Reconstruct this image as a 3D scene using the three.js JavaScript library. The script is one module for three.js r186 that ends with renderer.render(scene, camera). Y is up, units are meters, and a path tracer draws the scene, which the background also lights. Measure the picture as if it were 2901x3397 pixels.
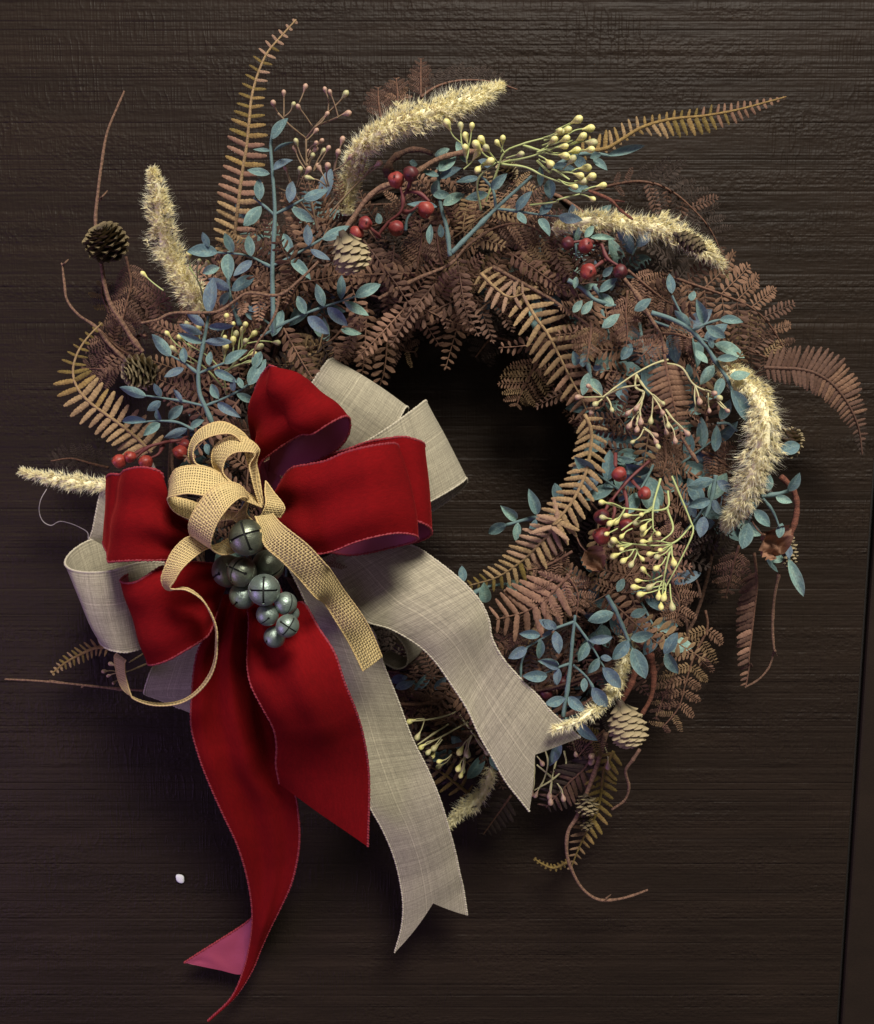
import * as THREE from 'three';
import { mergeGeometries } from 'three/addons/utils/BufferGeometryUtils.js';
import { Brush, Evaluator, SUBTRACTION } from 'three-bvh-csg';

// ------------------------------------------------------------------ camera, light, exposure
const scene = new THREE.Scene();
const FOV = 55, DIST = 0.816, PITCH = 8.5 * Math.PI / 180;
const camera = new THREE.PerspectiveCamera(FOV, 874 / 1024, 0.02, 30);
camera.position.set(0, DIST * Math.sin(PITCH), DIST * Math.cos(PITCH));
camera.lookAt(0, 0, 0);
camera.updateMatrixWorld(true);
const renderer = new THREE.WebGLRenderer({ antialias: true });
renderer.setSize(874, 1024);
renderer.toneMapping = THREE.LinearToneMapping;
renderer.toneMappingExposure = 1.0;
renderer.outputColorSpace = THREE.SRGBColorSpace;
renderer.shadowMap.enabled = true;
scene.background = new THREE.Color().setRGB(0.115, 0.106, 0.104);      // dim ambience of the porch

function areaLight(color, intensity, w, h, pos, target) {
  const l = new THREE.RectAreaLight(new THREE.Color().setRGB(...color), intensity, w, h);
  l.position.set(...pos); l.lookAt(...target); scene.add(l); return l;
}
areaLight([1, 0.95, 0.85], 58, 1.0, 0.8, [0.55, 2.3, 2.0], [0, 0, 0.05]);          // porch ceiling lamp
areaLight([0.6, 0.34, 1], 5, 0.6, 0.8, [-1.3, -0.5, 0.95], [0, -0.05, 0.05]);    // violet glow from the left
areaLight([0.7, 0.82, 1], 1.6, 0.45, 0.4, [1.15, 1.15, 1.6], [0.35, 0.4, 0]);         // cool light from the upper right

// ------------------------------------------------------------------ helpers
let seed = 20241;
function R() { seed |= 0; seed = seed + 0x6D2B79F5 | 0; let t = Math.imul(seed ^ seed >>> 15, 1 | seed); t = t + Math.imul(t ^ t >>> 7, 61 | t) ^ t; return ((t ^ t >>> 14) >>> 0) / 4294967296; }
const RR = (a, b) => a + (b - a) * R();
const V = (x, y, z) => new THREE.Vector3(x, y, z);
const lerp = (a, b, t) => a + (b - a) * t, clamp = (x, a, b) => Math.min(b, Math.max(a, x));
const smooth = (t) => t * t * (3 - 2 * t);
function hash2(x, y) { let h = Math.imul(x, 374761393) + Math.imul(y, 668265263) | 0; h = Math.imul(h ^ h >>> 13, 1274126177); return ((h ^ h >>> 16) >>> 0) / 4294967296; }
function vnoise(x, y, px = 1e9, py = 1e9) {
  const x0 = Math.floor(x), y0 = Math.floor(y), fx = smooth(x - x0), fy = smooth(y - y0);
  const w = (a, p) => ((a % p) + p) % p, xa = w(x0, px), xb = w(x0 + 1, px), ya = w(y0, py), yb = w(y0 + 1, py);
  return lerp(lerp(hash2(xa, ya), hash2(xb, ya), fx), lerp(hash2(xa, yb), hash2(xb, yb), fx), fy);
}
// a point of the place from measurements on the survey sheets (letter = sheet), at height z above the door
const SH = { N: [0, 0, 1], A: [0, 0, 1.769], B: [900, 200, 1.769], C: [1800, 200, 1.769], D: [0, 800, 1.769], E: [900, 1100, 1.769], F: [1800, 1100, 1.607], G: [0, 1700, 1.769], H: [900, 2000, 1.769], I: [1800, 2000, 1.607], J: [400, 2500, 1.474], L: [500, 1300, 2.3017] };
const FPX = 3397 / 2 / Math.tan(FOV * Math.PI / 360);
const cQ = camera.quaternion.clone(), cP = camera.position.clone();
function P(x, y, z) {
  const d = V((x - 1450.5) / FPX, -(y - 1698.5) / FPX, -1).applyQuaternion(cQ);
  return cP.clone().addScaledVector(d, (z - cP.z) / d.z);
}
const MPX = (x, y, z) => P(x + 1, y, z).distanceTo(P(x, y, z));      // metres per unit there
function rows(str) {                                                 // "A 10,20 30,40 B 1,2" -> tuples in common units
  const out = []; let s = SH.N;
  for (const tok of str.trim().split(/\s+/)) {
    if (/^[A-Z]$/.test(tok)) { s = SH[tok]; continue; }
    const n = tok.split(',').map(Number);
    for (let i = 0; i < n.length; i++) if (i < 4 && n.length !== 3 || i < 2) n[i] = n[i] / s[2] + s[i % 2]; else n[i] = n[i] / s[2];
    out.push(n);
  }
  return out;
}
function zAt(z, t) {
  if (typeof z === 'number') return z;
  const f = clamp(t, 0, 1) * (z.length - 1), i = Math.min(z.length - 2, Math.floor(f));
  return lerp(z[i], z[i + 1], smooth(f - i) * 0.5 + (f - i) * 0.5);
}
function path(str, z) { const r = rows(str); return r.map((p, i) => P(p[0], p[1], zAt(z, i / Math.max(1, r.length - 1)))); }
const curveOf = (pts) => new THREE.CatmullRomCurve3(pts, false, 'centripetal');

const used = {};
function numbered(n) { const k = used[n] = (used[n] ?? -1) + 1; return k ? `${n}_${String(k).padStart(3, '0')}` : n; }
function shade(m) { m.castShadow = true; m.receiveShadow = true; return m; }
function thing(name, label, category, at, group) {
  const o = new THREE.Group(); o.name = numbered(name); o.position.copy(at); scene.add(o);
  o.userData = { label, category }; if (group) o.userData.group = group; return o;
}
const rootOf = (o) => { const p = V(0, 0, 0); while (o && o !== scene) { p.add(o.position); o = o.parent; } return p; };
// geometry given in the place's own metres becomes a named part of parent
function part(name, geo, mat, parent, label) {
  const off = rootOf(parent);
  geo.translate(-off.x, -off.y, -off.z);
  const m = shade(new THREE.Mesh(geo, mat)); m.name = name; if (label) m.userData.label = label; parent.add(m); return m;
}
// a shared geometry placed by base point, axis (y), facing (z) and size
const _m = new THREE.Matrix4();
function placed(name, geo, mat, parent, pos, axis, face, sx, sy, sz) {
  const y = axis.clone().normalize(), x = V().crossVectors(y, face).normalize(), z = V().crossVectors(x, y).normalize();
  const m = shade(new THREE.Mesh(geo, mat)); m.name = name;
  m.position.copy(pos).sub(rootOf(parent)); m.quaternion.setFromRotationMatrix(_m.makeBasis(x, y, z)); m.scale.set(sx, sy, sz);
  parent.add(m); return m;
}
function placedGeo(geo, pos, axis, face, sx, sy, sz) {
  const y = axis.clone().normalize(), x = V().crossVectors(y, face).normalize(), z = V().crossVectors(x, y).normalize();
  const g = geo.clone(); g.scale(sx, sy, sz); g.applyMatrix4(_m.makeBasis(x, y, z).setPosition(pos)); return g;
}
function geoFrom(pos, idx, uv, col) {
  const g = new THREE.BufferGeometry();
  g.setAttribute('position', new THREE.Float32BufferAttribute(pos, 3));
  g.setAttribute('uv', new THREE.Float32BufferAttribute(uv ?? new Array(pos.length / 3 * 2).fill(0), 2));
  if (col) g.setAttribute('color', new THREE.Float32BufferAttribute(col, 3));
  g.setIndex(idx); g.computeVertexNormals(); return g;
}
function tube(pts, rFn, seg = 24, rad = 6, knots = 0) {
  const c = pts instanceof THREE.Curve ? pts : curveOf(pts.length > 1 ? pts : [pts[0], pts[0].clone().add(V(0, .001, 0))]);
  const L = c.getLength(), fr = c.computeFrenetFrames(seg, false), pos = [], idx = [], uv = [];
  const r0 = typeof rFn === 'number' ? () => rFn : rFn;
  const kn = Array.from({ length: knots }, () => R());
  for (let i = 0; i <= seg; i++) {
    const t = i / seg, p = c.getPointAt(t); let r = r0(t);
    for (const k of kn) r *= 1 + 0.25 * Math.exp(-(((t - k) * L / 0.0028) ** 2));
    for (let j = 0; j <= rad; j++) {
      const a = j / rad * Math.PI * 2, q = p.clone().addScaledVector(fr.normals[i], Math.cos(a) * r).addScaledVector(fr.binormals[i], Math.sin(a) * r);
      pos.push(q.x, q.y, q.z); uv.push(j / rad, t * L / 0.02);
      if (i < seg && j < rad) { const k = i * (rad + 1) + j; idx.push(k, k + rad + 1, k + 1, k + 1, k + rad + 1, k + rad + 2); }
    }
  }
  for (const [ring, p, s] of [[0, c.getPointAt(0), 1], [seg, c.getPointAt(1), -1]]) {
    const k = pos.length / 3; pos.push(p.x, p.y, p.z); uv.push(0, 0);
    for (let j = 0; j < rad; j++) { const a = ring * (rad + 1) + j; s > 0 ? idx.push(k, a, a + 1) : idx.push(k, a + 1, a); }
  }
  return geoFrom(pos, idx, uv);
}
const taper = (a, b) => (t) => lerp(a, b, t);

// ------------------------------------------------------------------ textures and materials
function tex(w, h, fn, srgb = true, rx = 1, ry = 1) {
  const d = new Uint8Array(w * h * 4);
  for (let y = 0; y < h; y++) for (let x = 0; x < w; x++) { const c = fn(x, y), k = (y * w + x) * 4; d[k] = clamp(c[0], 0, 255); d[k + 1] = clamp(c[1], 0, 255); d[k + 2] = clamp(c[2], 0, 255); d[k + 3] = 255; }
  const t = new THREE.DataTexture(d, w, h); t.wrapS = t.wrapT = THREE.RepeatWrapping; t.magFilter = THREE.LinearFilter; t.minFilter = THREE.LinearMipmapLinearFilter; t.generateMipmaps = true;
  if (srgb) t.colorSpace = THREE.SRGBColorSpace; t.repeat.set(rx, ry); t.needsUpdate = true; return t;
}
const std = (o) => new THREE.MeshStandardMaterial({ side: THREE.DoubleSide, roughness: 0.8, ...o });
const phys = (o) => new THREE.MeshPhysicalMaterial({ side: THREE.DoubleSide, roughness: 0.8, ...o });
const rgb = (r, g, b) => new THREE.Color().setRGB(r, g, b);
function mottled(a, b, c, w = 64, h = 64, fx = 9, fy = 9, s = 0) {       // a and b blend in patches, c speckles
  return tex(w, h, (x, y) => {
    const n = 0.6 * vnoise(x / w * fx + s, y / h * fy, 1e6, 1e6) + 0.4 * vnoise(x / w * fx * 3 + s, y / h * fy * 3 + 7, 1e6, 1e6), k = clamp((n - 0.3) * 2.4, 0, 1);
    const sp = hash2(x + s * 131, y) > 0.93 ? 0.6 : 0, e = 0.9 + 0.2 * hash2(x, y + 77 + s);
    return [0, 1, 2].map((i) => lerp(lerp(a[i], b[i], k), c[i], sp) * e);
  });
}
function leafTex(a, b, c, s) {
  return tex(64, 128, (x, y) => {
    const u = Math.abs(x / 63 - 0.5) * 2, n = 0.55 * vnoise(x / 20 + s * 9, y / 22, 1e6, 1e6) + 0.45 * vnoise(x / 6 + s, y / 9 + 7, 1e6, 1e6), k = clamp((n - 0.3) * 2.4, 0, 1);
    const rib = Math.exp(-u * u * 160) * 0.35, side = 0.12 * Math.max(0, Math.sin((y - u * 22) * 0.42)) * (1 - u), rim = smooth(clamp((u - 0.8) * 5, 0, 1)) * 0.3, blot = vnoise(x / 9 + s * 31, y / 9, 1e6, 1e6) > 0.8 ? 0.35 : 0;
    return [0, 1, 2].map((i) => lerp(lerp(lerp(a[i], b[i], k), c[i], clamp(rib + rim, 0, 1)), [120, 108, 84][i], blot * 0.5) * (1 - side) * (0.95 + 0.1 * hash2(x, y + s)));
  });
}
const noiseBump = tex(256, 256, (x, y) => { const n = 255 * (0.5 * vnoise(x / 8, y / 8, 32, 32) + 0.3 * vnoise(x / 3, y / 3, 85, 85) + 0.2 * hash2(x, y)); return [n, n, n]; }, false);
const barkTex = mottled([112, 84, 66], [150, 114, 90], [78, 56, 44], 64, 128, 3, 30);
const M = {
  leaf: [
    std({ map: leafTex([90, 118, 118], [116, 144, 138], [164, 180, 158], 1), roughness: 0.72, bumpMap: noiseBump, bumpScale: 0.0003 }),
    std({ map: leafTex([82, 108, 116], [105, 132, 132], [150, 168, 160], 2), roughness: 0.72, bumpMap: noiseBump, bumpScale: 0.0003 }),
    std({ map: leafTex([110, 142, 134], [138, 168, 154], [182, 198, 170], 3), roughness: 0.7, bumpMap: noiseBump, bumpScale: 0.0003 }),
    std({ map: leafTex([76, 93, 112], [98, 117, 126], [136, 144, 152], 4), roughness: 0.74, bumpMap: noiseBump, bumpScale: 0.0003 }),
  ],
  leafStem: std({ color: rgb(0.115, 0.185, 0.18), roughness: 0.7, bumpMap: noiseBump, bumpScale: 0.0003 }),
  tan: [
    std({ map: mottled([152, 124, 88], [176, 146, 104], [106, 80, 52], 32, 64, 3, 16, 1), bumpMap: noiseBump, bumpScale: 0.0006 }),
    std({ map: mottled([138, 110, 62], [162, 134, 80], [98, 76, 40], 32, 64, 3, 16, 2), bumpMap: noiseBump, bumpScale: 0.0006 }),
    std({ map: mottled([164, 130, 104], [178, 146, 118], [118, 88, 70], 32, 64, 3, 16, 3), bumpMap: noiseBump, bumpScale: 0.0006 }),
    std({ map: mottled([112, 92, 42], [136, 114, 56], [80, 64, 28], 32, 64, 3, 16, 4), bumpMap: noiseBump, bumpScale: 0.0006 }),
  ],
  brown: [
    std({ map: mottled([106, 76, 58], [130, 98, 75], [64, 45, 34], 32, 64, 3, 10, 5), roughness: 0.85 }),
    std({ map: mottled([82, 57, 45], [103, 74, 58], [50, 35, 28], 32, 64, 3, 10, 6), roughness: 0.85 }),
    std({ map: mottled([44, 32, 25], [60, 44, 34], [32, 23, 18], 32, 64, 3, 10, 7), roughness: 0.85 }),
    std({ map: mottled([124, 91, 73], [143, 108, 87], [80, 57, 45], 32, 64, 3, 10, 8), roughness: 0.85 }),
    std({ map: mottled([112, 88, 60], [134, 108, 75], [72, 55, 37], 32, 64, 3, 10, 9), roughness: 0.85 }),
  ],
  brownStem: std({ map: barkTex, color: rgb(0.6, 0.52, 0.5) }),
  twig: std({ map: barkTex, bumpMap: noiseBump, bumpScale: 0.0008 }),
  twigDark: std({ map: barkTex, color: rgb(0.42, 0.36, 0.34), bumpMap: noiseBump, bumpScale: 0.0008 }),
  twigRed: std({ map: barkTex, color: rgb(0.75, 0.45, 0.42), bumpMap: noiseBump, bumpScale: 0.0008 }),
  berry: [
    phys({ map: mottled([132, 44, 38], [152, 70, 56], [58, 24, 23], 64, 64, 5, 5, 1), roughness: 0.58, clearcoat: 0.18, clearcoatRoughness: 0.4 }),
    phys({ map: mottled([116, 36, 35], [138, 58, 50], [46, 20, 20], 64, 64, 5, 5, 2), roughness: 0.58, clearcoat: 0.18, clearcoatRoughness: 0.4 }),
    phys({ map: mottled([74, 22, 25], [98, 32, 34], [36, 14, 16], 64, 64, 5, 5, 3), roughness: 0.58, clearcoat: 0.18, clearcoatRoughness: 0.4 }),
    phys({ map: mottled([160, 62, 48], [138, 46, 38], [44, 26, 24], 64, 64, 9, 9, 4), roughness: 0.5, clearcoat: 0.2, clearcoatRoughness: 0.4 }),
  ],
  berryStem: std({ color: rgb(0.13, 0.03, 0.028), roughness: 0.65 }),
  calyx: std({ color: rgb(0.05, 0.02, 0.018), roughness: 0.8 }),
  bud: {
    cream: std({ map: mottled([222, 212, 146], [210, 204, 128], [190, 186, 112], 32, 32, 3, 3, 1), roughness: 0.55 }),
    pink: std({ map: mottled([180, 144, 122], [168, 140, 122], [136, 104, 88], 32, 32, 3, 3, 2), roughness: 0.55 }),
    green: std({ map: mottled([170, 172, 124], [190, 176, 130], [150, 140, 100], 32, 32, 3, 3, 3), roughness: 0.55 }),
  },
  budStem: { cream: std({ color: rgb(0.40, 0.45, 0.18), roughness: 0.6 }), pink: std({ color: rgb(0.25, 0.17, 0.10), roughness: 0.7 }), mixed: std({ color: rgb(0.46, 0.42, 0.22), roughness: 0.65 }) },
  plume: phys({ color: rgb(0.98, 0.92, 0.63), roughness: 0.95, transmission: 0.55, thickness: 0 }),
  hair: phys({ color: rgb(0.98, 0.95, 0.78), roughness: 0.9, transmission: 0.4, thickness: 0 }),
  plumeCore: std({ color: rgb(0.95, 0.88, 0.58), roughness: 0.95 }),
  cone: std({ vertexColors: true, roughness: 0.75, bumpMap: noiseBump, bumpScale: 0.0004 }),
  coneDark: std({ vertexColors: true, color: rgb(0.5, 0.47, 0.42), roughness: 0.75, bumpMap: noiseBump, bumpScale: 0.0004 }),
  coneCore: std({ color: rgb(0.05, 0.033, 0.02) }),
  dryLeaf: std({ map: mottled([128, 92, 70], [154, 112, 86], [92, 64, 48], 32, 64, 3, 5, 3) }),
  bell: new THREE.MeshPhysicalMaterial({ map: mottled([98, 103, 88], [118, 123, 106], [90, 96, 90], 128, 128, 5, 5, 1), metalness: 0.72, roughness: 0.38, side: THREE.DoubleSide, bumpMap: noiseBump, bumpScale: 0.0002 }),
  bellBlue: new THREE.MeshPhysicalMaterial({ map: mottled([126, 140, 130], [148, 162, 150], [110, 126, 132], 128, 128, 5, 5, 2), metalness: 0.66, roughness: 0.4, side: THREE.DoubleSide, bumpMap: noiseBump, bumpScale: 0.0002 }),
  bellDark: std({ color: rgb(0.006, 0.006, 0.006), roughness: 0.9 }),
};
const velvetTex = tex(512, 512, (x, y) => { const n = 0.88 + 0.05 * vnoise(x / 64, y / 40, 8, 13) + 0.1 * vnoise(x / 5, y / 14, 102, 37) + 0.1 * (hash2(x, y) - 0.5), lint = hash2(x * 3 + 1, y * 7 + 5) > 0.99996 ? 60 : 0; return [116 * n + lint, 12 * n + lint, 16 * n + lint]; }, true, 9, 9);
const clothBump = noiseBump.clone(); clothBump.repeat.set(40, 40); clothBump.needsUpdate = true;
M.velvet = phys({ map: velvetTex, roughness: 0.95, sheen: 0.5, sheenRoughness: 0.4, sheenColor: rgb(0.7, 0.06, 0.05), specularIntensity: 0.15, bumpMap: clothBump, bumpScale: 0.0002 });
M.satin = phys({ color: rgb(0.28, 0.04, 0.08), roughness: 0.55, sheen: 0.25, sheenColor: rgb(0.6, 0.2, 0.4), bumpMap: clothBump, bumpScale: 0.0001 });
M.redStitch = std({ color: rgb(0.23, 0.018, 0.028), roughness: 0.75 });
function weave(N, per, base, amp, slub) {                 // woven cloth: warp and weft threads of uneven tone, and slubs
  const cw = Array.from({ length: per }, () => RR(-1, 1)), cv = Array.from({ length: per }, () => RR(-1, 1));
  const sw = Array.from({ length: per }, () => (R() > 0.93 ? RR(0.4, 1) : 0)), sv = Array.from({ length: per }, () => (R() > 0.93 ? RR(0.4, 1) : 0));
  return tex(N, N, (x, y) => {
    const i = Math.floor(x / N * per), j = Math.floor(y / N * per), over = (i + j) & 1;
    const fx = x / N * per - i, fy = y / N * per - j;
    const la = vnoise(y / 40, i * 3.7, N / 40 | 0), lb = vnoise(x / 40, j * 5.1, N / 40 | 0);
    let k = over ? cw[i] * 0.6 + (la - 0.5) : cv[j] * 0.6 + (lb - 0.5);
    k *= amp; if (over ? true : false) k += slub * sw[i] * (0.4 + la); else k += slub * sv[j] * (0.4 + lb);
    const s = over ? 0.86 + 0.14 * Math.sin(Math.PI * fx) : 0.86 + 0.14 * Math.sin(Math.PI * fy);
    return base.map((c) => c * s * (1 + k));
  });
}
const linenTex = weave(1024, 300, [170, 161, 138], 0.32, 0.34); linenTex.repeat.set(1 / 0.085, 1 / 0.085);
const linenBump = tex(512, 512, (x, y) => { const i = Math.floor(x / 6), j = Math.floor(y / 6), o = (i + j) & 1, n = 90 + 120 * Math.sin(Math.PI * ((o ? x : y) % 6 / 6)) + 40 * hash2(i, j); return [n, n, n]; }, false, 1 / 0.038, 1 / 0.038);
M.linen = phys({ map: linenTex, bumpMap: linenBump, bumpScale: 0.0003, roughness: 0.9, sheen: 0.15, sheenColor: rgb(0.6, 0.55, 0.5) });
M.linenStitch = std({ color: rgb(0.46, 0.41, 0.31), roughness: 0.85 });
{
  const N = 512, per = 12, w = N / per;                     // jute: round threads with gaps between them
  const th = (x, y) => {
    const i = Math.floor(x / w), j = Math.floor(y / w), a = (x % w) / w - 0.5 + 0.12 * (vnoise(y / 23, i * 9, 22) - 0.5), b = (y % w) / w - 0.5 + 0.12 * (vnoise(x / 23, j * 9, 22) - 0.5);
    const ra = 0.31 + 0.05 * hash2(i, 5), rb = 0.31 + 0.05 * hash2(j, 9);
    const ha = Math.abs(a) < ra ? Math.sqrt(1 - (a / ra) ** 2) : 0, hb = Math.abs(b) < rb ? Math.sqrt(1 - (b / rb) ** 2) : 0, up = (i + j) & 1 ? 1 : -1;
    const za = ha ? ha * 0.5 + 0.5 * up * Math.cos(Math.PI * b) : -1, zb = hb ? hb * 0.5 - 0.5 * up * Math.cos(Math.PI * a) : -1;
    return { hole: !ha && !hb, z: Math.max(za, zb), top: za > zb, i, j };
  };
  const map = tex(N, N, (x, y) => { const t = th(x, y), n = 0.92 + 0.09 * hash2(t.top ? t.i : 40 + t.j, 3) + 0.16 * (vnoise(x / 5, y / 5, 102, 102) - 0.5); return [218 * n, 192 * n, 134 * n]; }, true, 1 / 0.0235, 1 / 0.0235);
  const bump = tex(N, N, (x, y) => { const z = 255 * clamp(th(x, y).z * 0.5 + 0.5, 0, 1); return [z, z, z]; }, false, 1 / 0.0235, 1 / 0.0235);
  const alpha = tex(N, N, (x, y) => { const a = th(x, y).hole ? 0 : 255; return [a, a, a]; }, false, 1 / 0.0235, 1 / 0.0235);
  M.jute = std({ map, bumpMap: bump, bumpScale: 0.0012, alphaMap: alpha, alphaTest: 0.5, roughness: 0.92 });
  M.juteEdge = std({ color: rgb(0.58, 0.42, 0.19), roughness: 0.92 });
}

// ------------------------------------------------------------------ the door and the trim beside it
{
  const N = 2048, prof = new Float32Array(N);
  for (let y = 0; y < N; y++) prof[y] = 0.75 + 0.3 * vnoise(9, y / 13, 1e6, 158) - 0.55 * Math.exp(-(((vnoise(3, y / 19, 1e6, 108) - 0.5) * 9) ** 2)) - 0.25 * Math.exp(-(((vnoise(5, y / 7, 1e6, 293) - 0.5) * 6) ** 2));
  const h = new Float32Array(N * N);
  for (let y = 0; y < N; y++) for (let x = 0; x < N; x++) {
    const wob = 1.4 * (vnoise(x / 210, y / 60, 10, 34) - 0.5), yy = y + wob, y0 = ((Math.floor(yy) % N) + N) % N, fy = yy - Math.floor(yy);
    const g = lerp(prof[y0], prof[(y0 + 1) % N], fy);
    const streak = vnoise(x / 30, y / 3.2, 68, 640), streak2 = vnoise(x / 24, y / 4.3, 85, 476);
    const rough = smooth(clamp(vnoise(x / 190, y / 46, 11, 44) * 2 - 0.5, 0, 1));
    const vert = vnoise(x / 3.1, y / 44, 660, 46), vl = Math.pow(vnoise(x / 5, y / 300, 410, 7), 3);
    const crumb = 0.6 * vnoise(x / 11, y / 7, 186, 292) + 0.4 * vnoise(x / 4.5, y / 4, 455, 512), dash = Math.pow(vnoise(x / 34, y / 6.5, 60, 315), 3);
    h[y * N + x] = 0.62 * g * (0.45 + 0.85 * vnoise(x / 75, y / 24, 27, 85)) + 0.12 * streak + 0.16 * dash + (0.25 + 0.75 * rough) * (0.16 * streak2 + 0.6 * crumb) + 0.30 * Math.exp(-(((vnoise(x / 9 + 7, y / 70, 228, 29) - 0.5) * 13) ** 2)) * smooth(clamp(vnoise(x / 130 + 3, y / 60, 16, 34) * 2.4 - 0.9, 0, 1)) + 0.2 * vert * (0.3 + 0.7 * vnoise(x / 120 + 40, y / 90, 17, 22)) - 0.10 * vl * vnoise(x / 40, y / 40, 51, 51);
  }
  const doorBump = tex(N, N, (x, y) => { const v = 255 * clamp(h[y * N + x] * 0.5, 0, 1); return [v, v, v]; }, false, 1 / 0.62, 1 / 0.62);
  const doorMap = tex(512, 512, (x, y) => { const n = 0.92 + 0.16 * vnoise(x / 60, y / 12, 8, 42) + 0.08 * (hash2(x, y) - 0.5); return [39 * n, 31 * n, 25 * n]; }, true, 1 / 0.5, 1 / 0.5);
  M.door = phys({ map: doorMap, bumpMap: doorBump, bumpScale: 0.0021, roughness: 0.52, specularIntensity: 0.2 });
  M.trim = phys({ map: doorMap, bumpMap: clothBump, bumpScale: 0.0001, roughness: 0.55, specularIntensity: 0.3 });
  M.gap = std({ color: rgb(0.012, 0.009, 0.008) });
  const a = P(2845, 2450, 0), xe = a.x;
  const panel = (x0, x1, y0, y1, z0, z1, bev) => {          // a bevelled board with uv in metres
    const s = new THREE.Shape(); s.moveTo(x0 + bev, y0 + bev); s.lineTo(x1 - bev, y0 + bev); s.lineTo(x1 - bev, y1 - bev); s.lineTo(x0 + bev, y1 - bev); s.closePath();
    const g = new THREE.ExtrudeGeometry(s, { depth: z1 - z0 - 2 * bev, bevelEnabled: true, bevelSize: bev, bevelThickness: bev, bevelSegments: 2 }); g.translate(0, 0, z0 + bev); return g;
  };
  const st = (n, g, m, label, cat) => { const o = shade(new THREE.Mesh(g, m)); o.name = n; o.userData = { label, category: cat, kind: 'structure' }; scene.add(o); };
  st('wall', panel(-1.2, xe - 0.0012, -1.4, 1.2, -0.04, 0, 0.0012), M.door, 'dark brown painted rough sawn wooden panel behind the wreath', 'wall');
  st('wall_gap', panel(xe - 0.006, xe + 0.012, -1.4, 1.2, -0.05, -0.006, 0.001), M.gap, 'narrow dark joint between the rough panel and the smooth board', 'wall joint');
  st('trim_board', panel(xe + 0.0026, xe + 0.5, -1.4, 1.2, -0.04, 0.001, 0.0022), M.trim, 'smooth dark brown trim board at the right edge of the panel', 'trim');
}

// ------------------------------------------------------------------ builders of plant pieces
function leafGeo(fold, bend, twist) {
  const nr = 10, nc = 4, pos = [], uv = [], idx = [];
  const w = (t) => { const q = Math.pow(t, 0.88); return 0.625 * Math.pow(4 * q * (1 - q), 0.92); };
  for (const s of [1, -1]) {
    const base = pos.length / 3;
    for (let i = 0; i <= nr; i++) for (let j = 0; j <= nc; j++) {
      const t = i / nr, u = j / nc * 2 - 1, hw = 0.5 * clamp(w(t) / 0.625, 0, 1) + 0.012;
      const mid = s > 0 ? 0.008 * Math.exp(-u * u * 30) : -0.008;
      pos.push(u * hw, t, fold * Math.abs(u) * hw * 0.9 - bend * t * t + twist * u * hw * t + (s > 0 ? 0.006 : -0.006) + mid);
      uv.push(j / nc, t);
      if (i < nr && j < nc) { const k = base + i * (nc + 1) + j; s > 0 ? idx.push(k, k + 1, k + nc + 1, k + 1, k + nc + 2, k + nc + 1) : idx.push(k, k + nc + 1, k + 1, k + 1, k + nc + 1, k + nc + 2); }
    }
  }
  return geoFrom(pos, idx, uv);
}
const LEAF = [leafGeo(0.28, 0.10, 0.1), leafGeo(0.18, -0.08, -0.25), leafGeo(0.36, 0.16, 0.2), leafGeo(-0.15, 0.14, 0.3)];
// fuzzy finger-like leaflet of the large ferns
function fingerGeo(seedv) {
  const nr = 14, rad = 8, pos = [], uv = [], idx = [];
  for (let i = 0; i <= nr; i++) for (let j = 0; j <= rad; j++) {
    const t = i / nr, a = j / rad * Math.PI * 2, w = 0.5 * Math.pow(Math.sin(Math.PI * Math.pow(clamp(0.07 + 0.91 * t, 0, 1), 0.95)), 0.34) * (1 - 0.2 * t);
    const ser = 1 + 0.13 * Math.sin(i * 2.6 + seedv) + 0.06 * Math.sin(i * 5.1 + j);
    pos.push(Math.cos(a) * w * ser, t, Math.sin(a) * w * 0.42 * ser - 0.55 * t * t * (seedv % 2 ? 0.9 : 0.3)); uv.push(j / rad, t);
    if (i < nr && j < rad) { const k = i * (rad + 1) + j; idx.push(k, k + 1, k + rad + 1, k + 1, k + rad + 2, k + rad + 1); }
  }
  return geoFrom(pos, idx, uv);
}
const FINGER = [fingerGeo(1), fingerGeo(2), fingerGeo(3.4)];
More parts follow.
